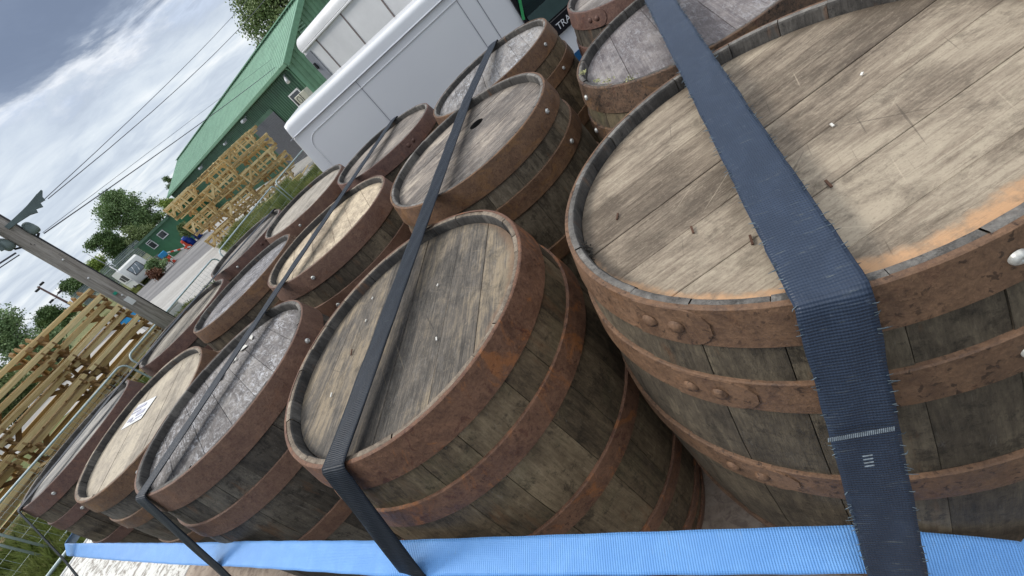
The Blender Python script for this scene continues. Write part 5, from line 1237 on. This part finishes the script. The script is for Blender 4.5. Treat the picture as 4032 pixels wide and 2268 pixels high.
def over_strap(name, label, p0, d, ks, width, mat, out_end, seed, group=None, extra_tail=None):
    t = thing(name, label, 'strap', (p0[0], p0[1], ZRIM), group=group)
    d = Vector((*d, 0)).normalized(); w = Vector((d.y, -d.x, 0)); hits = []
    for k in ks: hits += rim_hits(k, Vector((*p0, 0)), d)
    hits.sort(key=lambda h: h[0]); H = [h[1] for h in hits]
    # keep the strap taut: drop points below the line of their neighbours
    ch_ = True
    while ch_ and len(H) > 2:
        ch_ = False
        for i in range(1, len(H)-1):
            f = (H[i]-H[i-1]).length/max(1e-6, (H[i+1]-H[i-1]).length)
            if H[i].z < H[i-1].lerp(H[i+1], f).z-1e-4: H.pop(i); ch_ = True; break
    first = H[0]; tail = Vector((first.x, first.y, first.z))
    end = T(0, 0, 0); al = (first-A0).dot(V2); ou = (first-A0).dot(O2)
    foot = T(al+out_end[0], out_end[1], DZ-.02)
    corner = first+ (foot-first).normalized()*.004
    mid = T(al+out_end[0]*.3, out_end[2], ZRIM+out_end[3])
    pts = [foot, mid, corner, first-(-d)*.004+Vector((0, 0, .0008))]+H[1:]
    wd = V2 if w.dot(V2) > 0 else -V2
    ww = w if w.dot(V2) > 0 else -w
    far = H[-1]; fal = (far-A0).dot(V2); endb = T(fal, -2.0, DZ-.02)
    back_dir = (endb-far).normalized()
    pts2 = pts+[far+d*.004-Vector((0, 0, .003)), endb]
    # the tail's width stays level with the row edge
    wds = [(V2*.7+ww*.3).normalized(), (V2*.5+ww*.5).normalized(), ww, ww]+[ww]*(len(pts)-4)+[ww, ww]
    o, P, Wd = ribbon('webbing', pts2, wds, width, mat, sub=.012 if name != 'x' else .02, wob=.02 if seed == 1 else .004, seed=seed)
    o.parent = t; o.matrix_parent_inverse = t.matrix_basis.inverted()
    return t, P, Wd, first, foot, ww
tA, PA, WA, fA, ftA, wwA = over_strap('ratchet_strap', 'wide frayed navy strap over the nearest tan headed barrel', (.199, .227), (.569, .873), 'ABP', .0560, web_a, (.10, .63, .412, -.372), 1, 'dark load straps over the barrels')
tC, PC, WC, fC, ftC, wwC = over_strap('ratchet_strap', 'dark strap over the dark grey head and the bung hole barrel', (-.379, .541), (1.055, 1.61), 'CDE', .0505, web_d, (.0, .70, .450, -.200), 2, 'dark load straps over the barrels')
tK, PK, WK, fK, ftK, wwK = over_strap('ratchet_strap', 'dark strap over the speckled grey and the honey coloured barrels', (-.938, .990), (1.09, 1.61), 'KGF', .0500, web_d, (.0, .70, .438, -.222), 3, 'dark load straps over the barrels')
tM, PM, WM, fM, ftM, wwM = over_strap('ratchet_strap', 'farthest strap over the left end barrels of each row', (-2.05, 1.88), (1.10, 1.32), 'MNJ', .0500, web_d, (.0, .76, .408, -.245), 4, 'dark load straps over the barrels')
# fray on the nearest strap: loose threads along both edges
R = random.Random(5); mb = MB()
for i in range(620):
    j = R.randrange(5, len(PA)-30)
    p = PA[j]; w = WA[j]; d = (PA[j+1]-PA[j-1]).normalized(); n = d.cross(w); n = n if n.z+n.dot(O2) > 0 else -n
    sg = R.choice((-1, 1)); e = p+w*(sg*.0275)+n*.002+d*R.uniform(-.006, .006); ln = abs(R.gauss(.0022, .0022))+.0008
    q = e+w*(sg*ln)+d*R.uniform(-.003, .003)+n*R.uniform(-.0015, .003)
    mb.tube([e-w*sg*.002, (e+q)/2+n*R.uniform(0, .001), q], [.0005, .0005, .0002], 3, False)
fr = mb.build('frayed_edge', simple('pale frayed thread', (.12, .16, .19), .8, var=.5, scale=80)); fr.parent = tA; fr.matrix_parent_inverse = tA.matrix_basis.inverted(); fr['kind'] = 'stuff'
# stitched bar and white stitch marks on its hanging tail
dt = (ftA-fA).normalized(); nt = dt.cross(wwA); nt = nt if nt.dot(O2) > 0 else -nt
st = simple('grey stitching', (.20, .24, .27), .8, var=.3, scale=300)
mb = MB(); c = fA+dt*.150; 
for i in range(34): mb.bar(c+wwA*(-.026+i*.00157)+nt*.0028-dt*.0022, c+wwA*(-.0255+i*.00157)+nt*.0030+dt*.0022, .0009, .0009)
q = mb.build('stitching', st); q.parent = tA; q.matrix_parent_inverse = tA.matrix_basis.inverted()
mb = MB()
for i in range(4): c = fA+dt*(.178+i*.0045); mb.bar(c-wwA*.006+nt*.003, c+wwA*.002+nt*.003, .001, .001)
q = mb.build('stitching', st); q.parent = tA; q.matrix_parent_inverse = tA.matrix_basis.inverted()
# blue strap round the load
tb = thing('ratchet_strap', 'light blue strap running round the front of the barrel row', 'strap', T(1, .37, ZRIM-.39))
pts = []; wds = []
def addb(al, ou, z, wv, wo, wz): w = (V2*wv+O2*wo+Vector((0, 0, wz))).normalized(); pts.append(T(al, ou, ZRIM+z)+w*.026); wds.append(w)
alM = (Vector((BAR['M'][0], BAR['M'][1], 0))-A0).dot(V2)
for a in (160, 125, 90, 60, 35): addb(alM+.345*math.sin(R_(a)), .345*math.cos(R_(a)), -.25, .5*math.sin(R_(a)), .5*math.cos(R_(a)), -.6)
for q in ((2.90, .350, -.232, 0, .7, -.65), (2.529, .358, -.228, 0, .8, -.5), (2.09, .368, -.222, 0, .9, -.3), (1.633, .380, -.215, 0, .95, -.22), (1.267, .386, -.206, 0, .97, -.2), (.71, .404, -.184, 0, .98, -.12), (.381, .380, -.266, 0, .98, -.1), (.071, .353, -.359, .1, .97, -.2), (-.094, .347, -.462, .1, .95, -.3)): addb(*q)
for a in (35, 55, 80, 110, 140): addb(-.345*math.sin(R_(a)), .345*math.cos(R_(a)), -.50, -.5*math.sin(R_(a)), .5*math.cos(R_(a)), -.6)
o, PBl, WBl = ribbon('webbing', pts, wds, .052, web_b, sub=.012, seed=8); o.parent = tb; o.matrix_parent_inverse = tb.matrix_basis.inverted()
